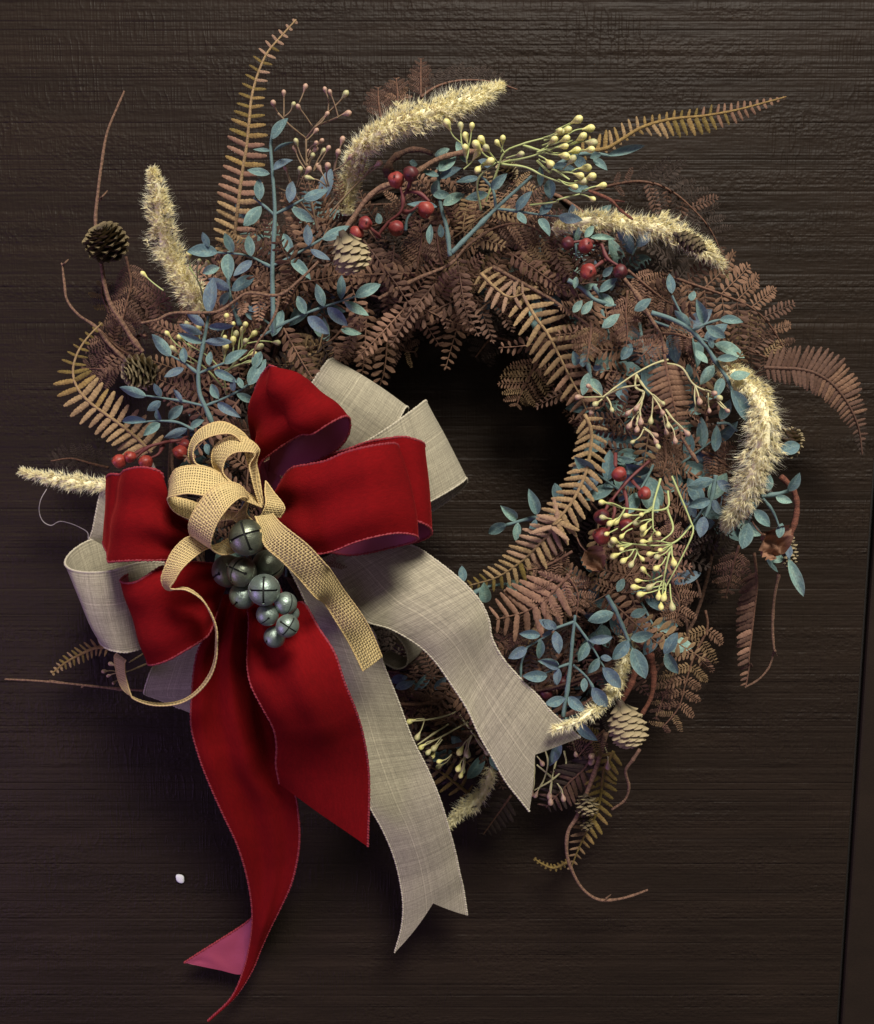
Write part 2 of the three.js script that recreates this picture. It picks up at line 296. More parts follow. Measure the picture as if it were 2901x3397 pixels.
// small divided leaflet of the brown ferns: a midrib with rounded lobes on both sides
function lobedGeo(n, arch, curl, ang, slim) {
  const gs = [];
  const rib = tube([V(0, 0, 0), V(0, 0.35, arch * 0.35 * 0.4), V(0, 0.7, arch * 0.5 - curl * 0.1), V(0, 1, arch * 0.4 - curl * 0.3)], taper(0.013, 0.005), 6, 4); gs.push(rib);
  const zr = (t) => arch * (t < 0.5 ? t * 0.85 : 0.42 + (t - 0.5) * 0.15) - curl * 0.3 * t * t;
  const lobe = (y, side, len, a, w) => {
    const pos = [], idx = [], uv = [], c = Math.cos(a), s = Math.sin(a) * side, dz = RR(-0.35, 0.15), tw = RR(-0.3, 0.3);
    const prof = [[0, 0.10], [0.25, 0.30], [0.55, 0.48], [0.82, 0.42], [1, 0.12]];
    prof.forEach(([t, hw], i) => {
      for (const u of [-1, 0, 1]) {
        const along = t * len, across = u * hw * w * 0.74 * len * (1 + 0.1 * RR(-1, 1));
        pos.push(s * along + c * across * side, y + c * along - Math.abs(s) * across * (side > 0 ? 1 : 1) * side * side, zr(y) + dz * t * t * len + (u === 0 ? 0.05 * len : 0) + tw * across);
        uv.push(0.5 + u * 0.5, y * 0.6 + t * 0.4);
      }
      if (i < prof.length - 1) for (let j = 0; j < 2; j++) { const k = i * 3 + j; idx.push(k, k + 1, k + 3, k + 1, k + 4, k + 3); }
    });
    return geoFrom(pos, idx, uv);
  };
  for (let i = 0; i < n; i++) {
    const t = 0.06 + 0.88 * i / (n - 1), L = slim * (0.25 + 0.75 * Math.pow(Math.sin(Math.PI * (0.25 + 0.72 * t)), 0.8));
    for (const sd of [1, -1]) gs.push(lobe(t + (sd > 0 ? 0 : 0.02), sd, L * RR(0.85, 1.1), ang + RR(-0.1, 0.1), 0.52));
  }
  gs.push(lobe(0.95, 1, slim * 0.4, 0.05, 0.6));
  return mergeGeometries(gs);
}
const LOBED = [lobedGeo(8, 0.10, 0.5, 1.12, 0.24), lobedGeo(9, 0.2, 0.9, 1.05, 0.22), lobedGeo(8, -0.06, 0.3, 1.15, 0.25), lobedGeo(8, 0.15, 1.4, 1.1, 0.23), lobedGeo(9, 0.05, -0.4, 1.2, 0.22)];
const LOBED_HALF = LOBED;
// whole frond of the filler, length 1
function frondGeo(n, bendx, bendz, ang) {
  const pts = Array.from({ length: 6 }, (_, i) => { const t = i / 5; return V(bendx * t * t, t * (1 - 0.12 * Math.abs(bendx) * t), 0.12 * Math.sin(Math.PI * t * 0.8) - bendz * t * t); });
  const c = curveOf(pts), gs = [tube(c, taper(0.010, 0.004), 14, 5)];
  for (let i = 0; i < n; i++) {
    const t = 0.12 + 0.83 * i / (n - 1), p = c.getPointAt(t), tg = c.getTangentAt(t), L = 0.44 * (0.35 + 0.65 * Math.sin(Math.PI * (0.22 + 0.75 * t)));
    for (const sd of [1, -1]) {
      const side = V().crossVectors(tg, V(0, 0, 1)).normalize().multiplyScalar(sd), d = tg.clone().multiplyScalar(Math.cos(ang)).addScaledVector(side, Math.sin(ang)).addScaledVector(V(0, 0, 1), RR(-0.35, 0.25));
      gs.push(placedGeo(LOBED[Math.floor(R() * LOBED.length)], p, d, V(RR(-.35, .35), RR(-.35, .35), 1), L * 1.0, L * RR(0.85, 1.1), L));
    }
  }
  gs.push(placedGeo(LOBED[0], c.getPointAt(0.96), c.getTangentAt(1), V(0, 0, 1), 0.14, 0.16, 0.14));
  return mergeGeometries(gs);
}
const FROND = [frondGeo(5, 0.2, 0.1, 1.0), frondGeo(5, -0.25, 0.15, 0.95), frondGeo(6, 0.05, 0.25, 1.05), frondGeo(5, -0.1, -0.05, 0.9), frondGeo(5, 0.35, 0.2, 1.0), frondGeo(4, -0.4, 0.05, 1.0)];

// ------------------------------------------------------------------ the wreath itself: vine ring, brown ferns, dim filler leaves
const RC = [1500, 1590];                                    // centre of the ring on the survey sheet
const wreath = thing('fern_wreath', 'large round wreath of brown ferns and vine twigs hanging on the dark panel', 'wreath', P(RC[0], RC[1], 0));
const ringPt = (a, r, z) => P(RC[0] + Math.cos(a) * r, RC[1] + Math.sin(a) * r, z);
const FX = (z) => V(0, 0, 1);
for (let k = 0; k < 26; k++) {
  const rm = RR(640, 900), ph = RR(0, 6.28), z0 = RR(0.012, 0.045), a0 = RR(0, 6.28), span = RR(2.6, 5.2), pts = [];
  for (let i = 0; i <= 16; i++) { const a = a0 + span * i / 16; pts.push(ringPt(a, rm + 90 * Math.sin(a * 2.3 + ph) + RR(-24, 24), z0 + 0.018 * Math.sin(a * 3.1 + ph))); }
  part('vine', tube(pts, RR(0.0010, 0.0022), 60, 6, 6), k % 2 ? M.twigDark : M.brownStem, wreath);
}
function inBow(x, y) { return x < 1380 && y > 1420 && x > 300 && y < 2500; }
// how far the fern mass reaches inward and outward, by direction (degrees clockwise from the right)
const REACH = [[0, 440, 930], [30, 430, 920], [55, 480, 860], [80, 600, 940], [95, 620, 980], [112, 640, 900], [130, 560, 700], [170, 540, 760], [195, 560, 960], [215, 560, 1040], [245, 560, 1000], [270, 540, 960], [300, 520, 1000], [330, 470, 1020], [360, 440, 930]];
function reach(a) { const d = ((a * 180 / Math.PI) % 360 + 360) % 360; for (let i = 1; i < REACH.length; i++) if (d <= REACH[i][0]) { const [d0, i0, o0] = REACH[i - 1], [d1, i1, o1] = REACH[i], t = (d - d0) / (d1 - d0); return [lerp(i0, i1, t), lerp(o0, o1, t)]; } }
const NF = 120;
for (let k = 0, made = 0; made < NF && k < 4000; k++) {
  const layer = made / NF, a = RR(0, Math.PI * 2), [ri, ro] = reach(a), q = RR(-1, 1), r = lerp(ri + 40, ro - 40, q * 0.5 + 0.5), prof = Math.sqrt(Math.max(0, 1 - (q * 0.92) ** 2));
  const z = lerp(0.008, 0.028 + (Math.sin(a) > 0.75 ? 0.02 : 0.055) * prof, Math.pow(layer, 0.75)) + RR(-0.006, 0.004);
  const p = ringPt(a, r, z), o = ringPt(a, r + 40, z), out = o.clone().sub(p).normalize(), tan = V(-out.y, out.x, 0), cw = R() < 0.6 ? -1 : 1;
  const dir = tan.multiplyScalar(RR(0.5, 1.1) * cw).addScaledVector(out, q * RR(0, 0.9) + RR(-0.3, 0.3)).addScaledVector(V(0, 0, 1), RR(-0.1, 0.24)).normalize();
  const len = RR(0.06, 0.102), tip = p.clone().addScaledVector(dir, len), c0 = ringPt(0, 0, z), dx = tip.x - c0.x, dy = c0.y - tip.y, rt = Math.hypot(dx, dy) / MPX(RC[0], RC[1], z), [ti, to] = reach(Math.atan2(dy, dx));
  if (rt < ti - 20 || rt > to + 30) continue;
  const lx = RC[0] + Math.cos(a) * r, ly = RC[1] + Math.sin(a) * r;
  if (lx < 1560 && ly > 1900) { if (z > 0.03) continue; dir.z = Math.min(dir.z, 0); dir.normalize(); }
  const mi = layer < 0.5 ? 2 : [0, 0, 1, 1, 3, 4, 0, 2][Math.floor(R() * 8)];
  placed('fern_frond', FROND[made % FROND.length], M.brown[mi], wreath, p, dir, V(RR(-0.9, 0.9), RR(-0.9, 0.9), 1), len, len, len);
  made++;
}
const STRIP = [lobedGeo(11, 0.10, 0.4, 1.15, 0.17), lobedGeo(12, 0.16, 0.8, 1.05, 0.15), lobedGeo(10, 0.05, -0.3, 1.2, 0.18), lobedGeo(11, 0.2, 1.2, 1.1, 0.16)];
for (let k = 0; k < 110; k++) {                             // single drooping strips in front
  const a = k < 60 ? RR(-2.2, 1.25) : k < 84 ? RR(-3.1, -1.6) : RR(0.8, 1.75), [ri, ro] = reach(a), q = RR(0.08, 0.92), r = lerp(ri, ro - 60, q), z = RR(0.062, 0.094) * (Math.sin(a) > 0.7 ? 0.55 : 1) * Math.pow(Math.sin(Math.PI * lerp(0.2, 0.8, q)), 0.6), p = ringPt(a, r, z);
  const o = ringPt(a, r + 40, z), out = o.clone().sub(p).normalize(), tan = V(-out.y, out.x, 0), dir = tan.multiplyScalar(RR(-1, 1)).addScaledVector(out, RR(-0.7, 0.9) * (q < 0.3 ? -0.6 : 1)).addScaledVector(V(0, -1, 0), 0.45).addScaledVector(V(0, 0, 1), RR(-0.15, 0.25)).normalize(), len = RR(0.04, 0.066);
  placed('fern_frond', STRIP[k % 4], M.brown[[0, 1, 3, 0, 4, 1][k % 6]], wreath, p, dir, V(RR(-0.5, 0.5), RR(-0.5, 0.5), 1), len, len, len);
}
for (let k = 0; k < 54; k++) {                              // leafy filler deep between the ferns
  const a = k < 40 ? RR(0, 6.283) : RR(-1.0, 1.1), [ri, ro] = reach(a), r = lerp(ri + 170, ro - 120, R()), z = (k < 40 ? RR(0.03, 0.06) : RR(0.06, 0.088)) * (Math.sin(a) > 0.7 ? 0.5 : 1), p = ringPt(a, r, z), dir = V(RR(-1, 1), RR(-1, 1), RR(-0.1, 0.3)).normalize();
  if (RC[0] + Math.cos(a) * r < 1600 && RC[1] + Math.sin(a) * r > 1950) continue;
  const s = new THREE.Group(); s.name = 'leafy_sprig'; s.position.copy(p).sub(wreath.position); wreath.add(s);
  const L = RR(0.03, 0.05), end = p.clone().addScaledVector(dir, L), side = V(-dir.y, dir.x, 0).normalize();
  part('stem', tube([p, p.clone().lerp(end, 0.5).add(V(0, 0, 0.003)), end], taper(0.0012, 0.0007), 8, 5), M.leafStem, s);
  for (let i = 0; i < 5; i++) {
    const t = 0.35 + i * 0.16, b = p.clone().lerp(end, Math.min(1, t)), d = dir.clone().multiplyScalar(i === 4 ? 1 : 0.55).addScaledVector(side, i === 4 ? 0 : (i % 2 ? 1 : -1) * 0.9).addScaledVector(V(0, 0, 1), RR(-0.3, 0.3));
    placed('leaf', LEAF[i % 4], M.leaf[[0, 1, 2, 0, 1, 3][(k + i) % 6]], s, b, d, V(RR(-0.6, 0.6), RR(-0.6, 0.6), 1), RR(0.009, 0.012), RR(0.018, 0.027), 0.02);
  }
}
for (let k = 0; k < 40; k++) {                              // fine dry sprigs and stems among the ferns
  const a = RR(0, 6.283), [ri, ro] = reach(a), r = lerp(ri + 60, ro - 120, R()), z = RR(0.03, 0.075) * (Math.sin(a) > 0.7 ? 0.6 : 1), p = ringPt(a, r, z), d = V(-Math.cos(a) * 0 + Math.sin(a + RR(-0.9, 0.9)), Math.cos(a + RR(-0.9, 0.9)), RR(-0.25, 0.25)).normalize(), L = RR(0.03, 0.07);
  const s = V(-d.y, d.x, 0.2).multiplyScalar(RR(-0.015, 0.015));
  part('dry_stem', tube([p, p.clone().addScaledVector(d, L * 0.5).add(s), p.clone().addScaledVector(d, L)], taper(0.0011, 0.0005), 12, 5, 2), k % 3 ? M.brownStem : M.twig, wreath);
}
// brown fronds that can be followed one by one
function brownFrond(str, z, len, n, mats, o = {}) {
  const pts = path(str, z), c = curveOf(pts), g = new THREE.Group(); g.name = 'fern_frond'; g.position.copy(pts[0]).sub(wreath.position); wreath.add(g);
  part('stem', tube(c, taper(0.0012, 0.0005), 30, 5), M.brownStem, g);
  const sides = o.sides ?? [1, -1], ang = o.ang ?? 1.05, t0 = o.t0 ?? 0.15;
  for (let i = 0; i < n; i++) {
    const t = t0 + (0.97 - t0) * i / (n - 1), p = c.getPointAt(t), tg = c.getTangentAt(t);
    const L = len * 0.00025 * zAt(o.prof ?? [0.7, 1, 0.9, 0.6, 0.2], t);
    for (const sd of sides) {
      const side = V().crossVectors(tg, V(0, 0, 1)).normalize().multiplyScalar(sd), d = tg.clone().multiplyScalar(Math.cos(ang)).addScaledVector(side, Math.sin(ang)).addScaledVector(V(0, 0, 1), RR(-0.3, 0.15));
      const gi = Math.floor(R() * 5);
      if (o.finger) placed('leaflet', FINGER[gi % 3], mats[gi % mats.length], g, p, d, V(RR(-.3, .3), RR(-.3, .3), 1), L * (o.w ?? 0.28), L, L * 0.2);
      else placed('leaflet', LOBED[gi], mats[gi % mats.length], g, p, d, V(RR(-.4, .4), RR(-.4, .4), 1), L, L * RR(0.9, 1.1), L);
    }
  }
  return g;
}
const BR = M.brown;
brownFrond('C 280,770 420,730 560,710 680,730 790,790 890,880 970,970 1020,1060 1045,1130', [0.05, 0.06, 0.05, 0.04], 85, 14, [BR[2], BR[2], BR[1]], { prof: [0.3, 0.5, 1.2, 1.1, 0.8, 0.3] });
brownFrond('C 700,1250 870,1310 1070,1380 1240,1460 1340,1560 1400,1660 1460,1769', [0.08, 0.075, 0.06, 0.05], 150, 9, [BR[1], BR[0]]);
brownFrond('F 830,20 950,50 1080,90 1200,140 1330,190', [0.07, 0.06, 0.05], 140, 7, [BR[1], BR[4]]);
brownFrond('F 1130,1180 1145,1330 1130,1480 1115,1620 1100,1769 I 1105,320 1085,450', [0.06, 0.05, 0.045, 0.04], 62, 21, [BR[0], BR[1], BR[3]], { finger: 1, w: 0.38, sides: [1], prof: [1, 1, 1, 0.8, 0.6, 0.3] });
brownFrond('F 1050,1140 1020,1240 1000,1330 975,1420', [0.07, 0.065, 0.055], 65, 7, [BR[0], BR[3]]);
brownFrond('I 870,40 880,130 810,280 765,420 725,560 640,665', [0.06, 0.055, 0.05], 95, 9, [BR[0], BR[4], BR[3]], { sides: [1, -1], prof: [0.9, 1, 0.9, 0.8, 0.5] });
brownFrond('I 720,360 660,470 625,560 605,620', [0.045, 0.04], 60, 6, [BR[1], BR[4]]);
brownFrond('F 650,120 665,220 690,340 715,450 740,560', [0.10, 0.105, 0.10], 62, 14, [BR[0], BR[1]], { finger: 1, prof: [0.6, 1, 1, 0.7, 0.3], ang: 1.35 });
brownFrond('B 645,340 632,250 628,160', 0.06, 50, 6, [BR[1]], {});
brownFrond('B 745,290 742,190 735,105', 0.06, 50, 6, [BR[1], BR[0]], {});
brownFrond('B 880,225 878,110 880,-10', 0.055, 45, 7, [BR[1]], {});
brownFrond('B 880,215 970,155 1100,120 1250,120 1350,140 1445,172', [0.06, 0.05, 0.045], 58, 14, [BR[2]], { prof: [0.6, 1, 0.9, 0.7, 0.3] });
brownFrond('D 740,90 770,250 745,360 715,480', [0.055, 0.06], 70, 9, [BR[1], BR[0]], { prof: [0.5, 0.9, 1, 0.8] });
brownFrond('D 640,420 600,300 610,230', [0.05, 0.045], 60, 6, [BR[2], M.tan[3]], {});
brownFrond('D 860,560 720,490 830,470 940,420', [0.05, 0.05], 70, 5, [BR[1]], {});
brownFrond('D 820,700 690,620 590,520', [0.05, 0.05], 120, 6, [BR[1], BR[0]], {});
brownFrond('D 730,760 600,750 480,745', [0.045, 0.04], 70, 6, [BR[1]], {});
brownFrond('D 1000,330 900,380 860,400', 0.06, 110, 4, [BR[1], BR[0]], {});
brownFrond('E 300,60 400,75 520,95 640,110', [0.06, 0.055], 55, 11, [BR[3], BR[0]], { sides: [1], ang: 1.3, prof: [0.9, 1, 1, 0.6] });
brownFrond('E 640,20 720,50 780,110 850,120', [0.045, 0.04], 80, 5, [BR[1], BR[4]], {});
brownFrond('E 1580,140 1530,240 1480,330 1440,435', [0.06, 0.055], 95, 7, [BR[0], BR[4]], {});
brownFrond('E 1420,60 1300,40 1200,150', [0.045, 0.035], 90, 6, [BR[2]], {});
brownFrond('B 850,1270 870,1150 885,1040 870,940', [0.075, 0.085], 60, 7, [BR[0], BR[1]], {});
brownFrond('B 1010,1200 985,1110 970,1000', [0.08, 0.085], 55, 6, [BR[1], BR[0]], {});
brownFrond('B 1150,1090 1280,1000 1400,960 1500,965 1590,1010', [0.08, 0.09, 0.085], 70, 9, [BR[1], BR[0]], { sides: [1], prof: [0.6, 1, 1, 0.7] });
brownFrond('B 1640,1400 1560,1300 1500,1200 1440,1130', [0.085, 0.08], 80, 6, [BR[4], BR[0]], {});
brownFrond('B 1769,1280 1660,1190 1580,1180 1480,1210', [0.085, 0.09], 95, 7, [BR[4], BR[0]], {});
brownFrond('B 1280,1280 1120,1270 950,1290', [0.075, 0.07], 60, 7, [BR[4], BR[3]], { sides: [1, -1] });
brownFrond('C 20,1350 140,1250 300,1150 ', [0.08, 0.085], 80, 7, [BR[4], BR[0]], {});
brownFrond('C 500,1230 620,1330 740,1420 850,1450', [0.09, 0.085], 70, 8, [BR[0], BR[3]], {});
brownFrond('C 500,1350 490,1480 500,1600 490,1680', [0.10, 0.10], 55, 8, [BR[0], BR[3]], {});
brownFrond('C 290,1540 280,1650 260,1769', [0.095, 0.1], 55, 7, [BR[0], BR[4]], {});
brownFrond('C 690,1600 640,1680 580,1740', [0.10, 0.1], 60, 5, [BR[3], BR[0]], {});
brownFrond('C 700,1600 800,1610 900,1650 960,1690', [0.10, 0.09], 60, 7, [BR[0], BR[3]], {});
brownFrond('F 850,640 930,680 1030,740', [0.09, 0.085], 80, 6, [BR[0], BR[1]], {});
brownFrond('F 650,590 660,680 640,760', [0.085, 0.09], 70, 6, [BR[0], BR[1]], {});
brownFrond('F 330,1350 420,1310 520,1290', [0.085, 0.085], 60, 6, [BR[0], BR[1]], {});
brownFrond('F 690,1330 730,1440 700,1580', [0.085, 0.08], 70, 7, [BR[0], BR[3]], {});
brownFrond('E 1769,1290 1700,1330 1600,1380 1500,1400', [0.09, 0.085], 70, 6, [BR[3], BR[0]], {});
brownFrond('E 1769,1400 1700,1480 1620,1560 1500,1640 1320,1690', [0.10, 0.10, 0.095], 105, 9, [BR[3]], { finger: 1, w: 0.24, prof: [0.5, 0.9, 1, 0.8, 0.4], ang: 1.2 });
brownFrond('F 150,1300 30,1420 20,1540', [0.10, 0.1], 80, 5, [BR[3], BR[0]], {});
brownFrond('F 130,1290 190,1400 180,1520', [0.10, 0.1], 60, 6, [BR[3]], {});
brownFrond('I 270,760 240,860 130,970 20,1090', [0.05, 0.045, 0.04], 80, 12, [BR[2], BR[1]], { finger: 1, w: 0.22, prof: [0.6, 1, 0.9, 0.4] });
brownFrond('H 1410,1130 1330,1240 1245,1360', [0.035, 0.03], 70, 8, [BR[2]], { finger: 1, w: 0.24 });
brownFrond('I 330,680 240,760 190,820', [0.06, 0.05], 85, 5, [BR[1], M.tan[3]], {});
brownFrond('H 1560,200 1440,170 1330,240', [0.08, 0.075], 70, 6, [BR[3], BR[1]], {});
brownFrond('H 990,520 900,640 820,610', [0.055, 0.05], 70, 7, [BR[1], BR[4]], {});

brownFrond('D 640,1330 520,1300 420,1275 300,1290', [0.04, 0.035], 60, 9, [BR[2]], { prof: [1, 1, 0.8, 0.4] });
brownFrond('D 900,520 800,420 760,330', [0.05, 0.05], 90, 5, [BR[2], BR[1]], {});

// ------------------------------------------------------------------ large ferns, leafy sprays, berries, buds, grasses, cones, twigs
function fern(label, str, z, len, n, mats, o = {}) {
  const pts = path(str, z), c = curveOf(pts), root = thing('fern_frond', label, 'fern', pts[0]);
  part('stem', tube(c, taper(o.r ?? 0.0015, 0.0006), 40, 6), mats[0], root);
  const ang = o.ang ?? 1.35, t0 = o.t0 ?? 0.02, sides = o.sides ?? [1, -1];
  for (let i = 0; i < n; i++) {
    const t = t0 + (0.99 - t0) * i / (n - 1), p = c.getPointAt(t), tg = c.getTangentAt(t), q = c.getPointAt(t);
    for (const sd of sides) {
      const L = len * 0.00025 * zAt(sd > 0 || !o.prof2 ? (o.prof ?? [1, 1, 0.8, 0.5, 0.12]) : o.prof2, t) * RR(0.92, 1.06);
      const flat = V().crossVectors(tg, V(0, 0, 1)).normalize().multiplyScalar(sd), d = tg.clone().multiplyScalar(Math.cos(ang)).addScaledVector(flat, Math.sin(ang)).addScaledVector(V(0, 0, 1), RR(-0.1, 0.2) + (o.lift ?? 0));
      const mi = Math.min(mats.length - 1, Math.floor(t * mats.length + RR(-0.7, 0.7) + 0.001));
      placed('leaflet', FINGER[Math.floor(R() * 3)], mats[Math.max(0, mi)], root, q, d, V(RR(-.3, .3), RR(-.3, .3), 1), Math.max(0.0022, Math.min(o.fw ?? 0.0042, L * 0.27)), L, L * 0.2);
    }
  }
  return root;
}
const T = M.tan;
fern('tall tan fern frond standing straight up at the upper left, tip highest in the picture', 'A 1375,1520 1380,1380 1400,1200 1425,1000 1450,850 1465,700 1480,560 1520,420 1570,310 1650,215 1740,115', [0.06, 0.08, 0.085, 0.08, 0.07], 63, 28, [T[0], BR[3], T[1], T[3], T[2]], { prof: [1, 1, 1, 0.95, 0.82, 0.6, 0.5, 0.34, 0.14] });
fern('long ochre fern frond reaching out flat to the upper right, pointed pinkish tip', 'C 210,560 300,530 380,515 480,455 570,400 680,362 800,340 920,330 1050,310 1170,285 1300,250 1430,215', [0.09, 0.085, 0.075, 0.06], 39, 30, [T[1], T[0], T[1], T[3], BR[0], BR[0]], { prof: [0.5, 0.35, 0.3, 1.3, 1.35, 1.2, 0.9, 0.5, 0.1], prof2: [1, 1.25, 1.0, 0.6, 0.6, 0.7, 0.6, 0.35, 0.08], ang: 1.25 });
fern('tan fern frond at the left edge with an olive curled tip, above the small berries', 'D 890,1240 800,1150 700,1070 600,1000 510,930 450,850 430,760 455,660 520,560 600,480', [0.06, 0.075, 0.08, 0.075, 0.06], 70, 21, [T[0], T[0], T[0], T[1], T[3], T[3]], { prof: [0.9, 1, 1, 1, 0.9, 0.5, 0.25, 0.12], ang: 1.42, fw: 0.005 });
fern('russet fern frond sweeping down at the far right with a long pointed tip', 'F 1180,190 1280,195 1370,200 1450,220 1540,275 1610,355 1660,445 1690,535 1705,655', [0.07, 0.07, 0.06, 0.05], 66, 32, [BR[1], BR[1], BR[0], BR[1], BR[2]], { prof: [0.6, 0.8, 0.9, 0.8, 0.6, 0.35, 0.1], prof2: [0.8, 1.1, 1.25, 1.1, 0.7, 0.4, 0.1], ang: 1.3 });
fern('tan fern frond arching along the right rim of the opening, tip at its lower end', 'F 225,440 260,520 255,640 225,770 150,920 50,1040 E 1720,1090 1600,1220 1480,1340 1330,1440 1165,1490', [0.09, 0.095, 0.10, 0.10, 0.085, 0.07], 62, 32, [T[0], T[0], T[0], T[2], T[0], T[3]], { prof: [0.8, 0.9, 1, 1.1, 1.2, 1.1, 0.75, 0.3], ang: 1.1 });
fern('tan fern frond with long fingers on the upper right inner rim of the opening', 'B 1450,1330 1500,1420 1560,1520 F 20,0 90,130 150,250 200,340 235,420', [0.085, 0.09, 0.085, 0.08], 74, 15, [T[0], BR[4], BR[0]], { prof: [0.8, 1, 1.1, 1, 0.8, 0.6], ang: 1.2 });
fern('olive brown fern frond hanging at the very bottom below the two small cones', 'I 380,790 330,890 315,1000 290,1120 235,1220 185,1330 150,1420', [0.05, 0.045, 0.04, 0.035], 66, 17, [T[3], T[3], T[1], BR[4]], { prof: [0.9, 1, 0.8, 0.9, 0.8, 0.45, 0.2], ang: 1.0 });
fern('thin curled olive fern tip at the bottom pointing left beside the curling twig', 'I 140,1380 60,1412 0,1392 -40,1365', [0.035, 0.03], 14, 9, [T[3]], { sides: [-1, 1], prof: [1, 1, 0.5] });
fern('small ochre fern tip pointing left under the left linen loop', 'G 640,790 560,795 460,840 380,885 310,942', [0.045, 0.04], 32, 13, [T[1], T[3], T[0]], { prof: [1, 1, 0.8, 0.3], ang: 1.15 });
fern('tan fern frond in the shade above the red top loop, fingers set like a ladder', 'E 215,20 190,120 168,200 150,290', [0.055, 0.06], 60, 9, [T[0], BR[4]], { prof: [0.9, 1, 1, 0.8], ang: 1.45 });
fern('olive fern frond in the shade between the two linen tails', 'H 1160,1120 1060,1040 990,990 930,960', [0.03, 0.035], 62, 6, [T[3], BR[4]], { prof: [0.5, 1, 1, 0.9] });
fern('tan fern frond with open cross-like fingers above the opening', 'B 1230,1250 1310,1330 1400,1390 1480,1370', [0.085, 0.09], 52, 7, [T[0], T[2]], { prof: [0.7, 1, 1, 0.6] });

function leafSpray(label, z, stems, leaves, mix = [0, 1, 0, 2, 3, 0], group) {
  const first = path(stems[0], z - 0.005)[0], root = thing('leafy_spray', label, 'leafy spray', first, group);
  for (const s of stems) {
    const zz = s[0] === '!' ? [z - 0.03, z - 0.004] : z - 0.004, pts = path(s.replace('!', ''), zz);
    part('stem', tube(pts, taper(stems.indexOf(s) ? 0.0010 : 0.0018, stems.indexOf(s) ? 0.0007 : 0.0011), 26, 6, 3), M.leafStem, root);
  }
  for (const [bx, by, tx, ty, w] of rows(leaves)) {
    const zb = z + RR(-0.003, 0.003), b = P(bx, by, zb), t = P(tx, ty, zb + RR(-0.006, 0.009)), L = b.distanceTo(t), m = MPX(bx, by, z);
    const tilt = w * m < L * 0.3 ? 0.8 : 0.25;
    placed('leaf', LEAF[Math.floor(R() * 4)], M.leaf[mix[Math.floor(R() * mix.length)]], root, b, t.clone().sub(b), V(RR(-tilt, tilt) * 0.7, RR(-tilt, tilt) * 0.7 + 0.15, 1), Math.min(w * m * 0.95, L * 0.5), L, L);
  }
  return root;
}
leafSpray('tall upright spray of blue-green leaves beside the tall tan fern', 0.115,
  ['D 1610,540 1605,420 1600,160 A 1605,1450 1615,1250 1600,1000 1590,850 1605,760', 'A 1610,1260 1560,1215 1490,1160', 'B 20,905 100,865 190,815', 'B 0,1210 150,1135 310,1042', 'A 1590,1565 1450,1500 1280,1482', 'B -60,1620 170,1500 330,1440 500,1385'],
  'A 1600,815,1685,690,70 1590,885,1490,880,28 1610,890,1715,825,22 1605,1000,1720,925,60 1585,1020,1455,1000,50 1525,1175,1525,1050,60 1535,1210,1430,1310,70 1700,1190,1720,1070,60 1280,1482,1100,1470,80 1370,1480,1320,1365,55 1475,1505,1460,1380,60 1480,1530,1370,1625,60 1340,1490,1340,1640,78 1290,1570,1185,1600,55 1225,1450,1190,1365,45 B 190,812,330,750,85 120,870,245,950,60 300,1050,450,965,80 125,1145,70,1010,60 220,1090,215,965,55 230,1110,345,1165,50 120,1170,228,1275,70 490,1390,645,1310,75 200,1490,155,1380,60 310,1445,265,1310,60 410,1405,415,1265,55 430,1415,570,1490,65 330,1450,450,1560,70 215,1505,345,1610,75 410,1580,535,1600,50');
leafSpray('blue-green leafy spray on the left above the jute bow', 0.12,
  ['D 1245,1065 1210,980 1175,900 1165,780 1180,680 1205,550 1225,440', 'D 1160,775 1090,720 1005,672', 'D 1170,775 1240,745 1320,715', 'D 1200,967 1080,940 950,920 860,907', 'D 1205,967 1320,920 1400,880 1465,838', 'D 1140,1110 1050,1065 950,1055 865,1058'],
  'D 1230,430,1250,205,85 1200,495,1085,410,55 1225,505,1385,495,45 1190,545,1050,480,45 1190,595,1045,540,50 1200,590,1355,600,45 1005,675,885,540,70 1085,715,1075,620,50 1080,745,965,800,50 1230,730,1235,645,55 1320,720,1445,635,65 1260,760,1390,825,55 860,910,695,855,60 945,915,905,840,45 1070,935,1010,865,35 945,940,860,995,50 1075,965,985,1050,60 1460,845,1560,690,85 1495,750,1530,640,70 1285,925,1235,835,60 1370,880,1370,810,45 1390,895,1500,945,50 1280,950,1400,1030,55 870,1060,705,1050,45 940,1050,920,990,45 940,1070,845,1135,55 1100,1100,970,1150,50 1120,1090,1195,1050,45 1210,1190,1230,1260,40 1400,800,1420,860,40', [0, 1, 1, 3, 0, 3]);
leafSpray('short leafy spray in the gap behind the left plume', 0.10,
  ['D 1410,495 1370,380 1345,290 1345,60', 'D 1600,500 1500,420 1430,350', 'D 1640,490 1769,440'],
  'D 1350,280,1215,215,60 1360,290,1500,210,70 1350,300,1290,380,50 1460,410,1565,370,50 1440,420,1500,460,35 1600,560,1660,400,80 1400,420,1390,360,40', [1, 0, 3]);
leafSpray('leafy spray behind the red berries at the top', 0.10,
  ['B 1050,1150 1030,980 1000,870 985,780 985,640', 'B 990,700 1040,600 1060,540', 'B 790,1000 800,930 860,860'],
  'B 985,680,880,650,40 990,690,1110,630,60 985,700,940,790,45 950,790,1055,790,60 1010,850,1135,780,70 975,860,800,850,55 970,640,1030,590,40 985,650,1090,540,85 960,560,1040,520,60 1140,600,1090,470,60 930,1080,935,960,45 860,610,820,590,40 640,960,620,890,50 1000,1040,990,960,60', [2, 0, 2, 1]);
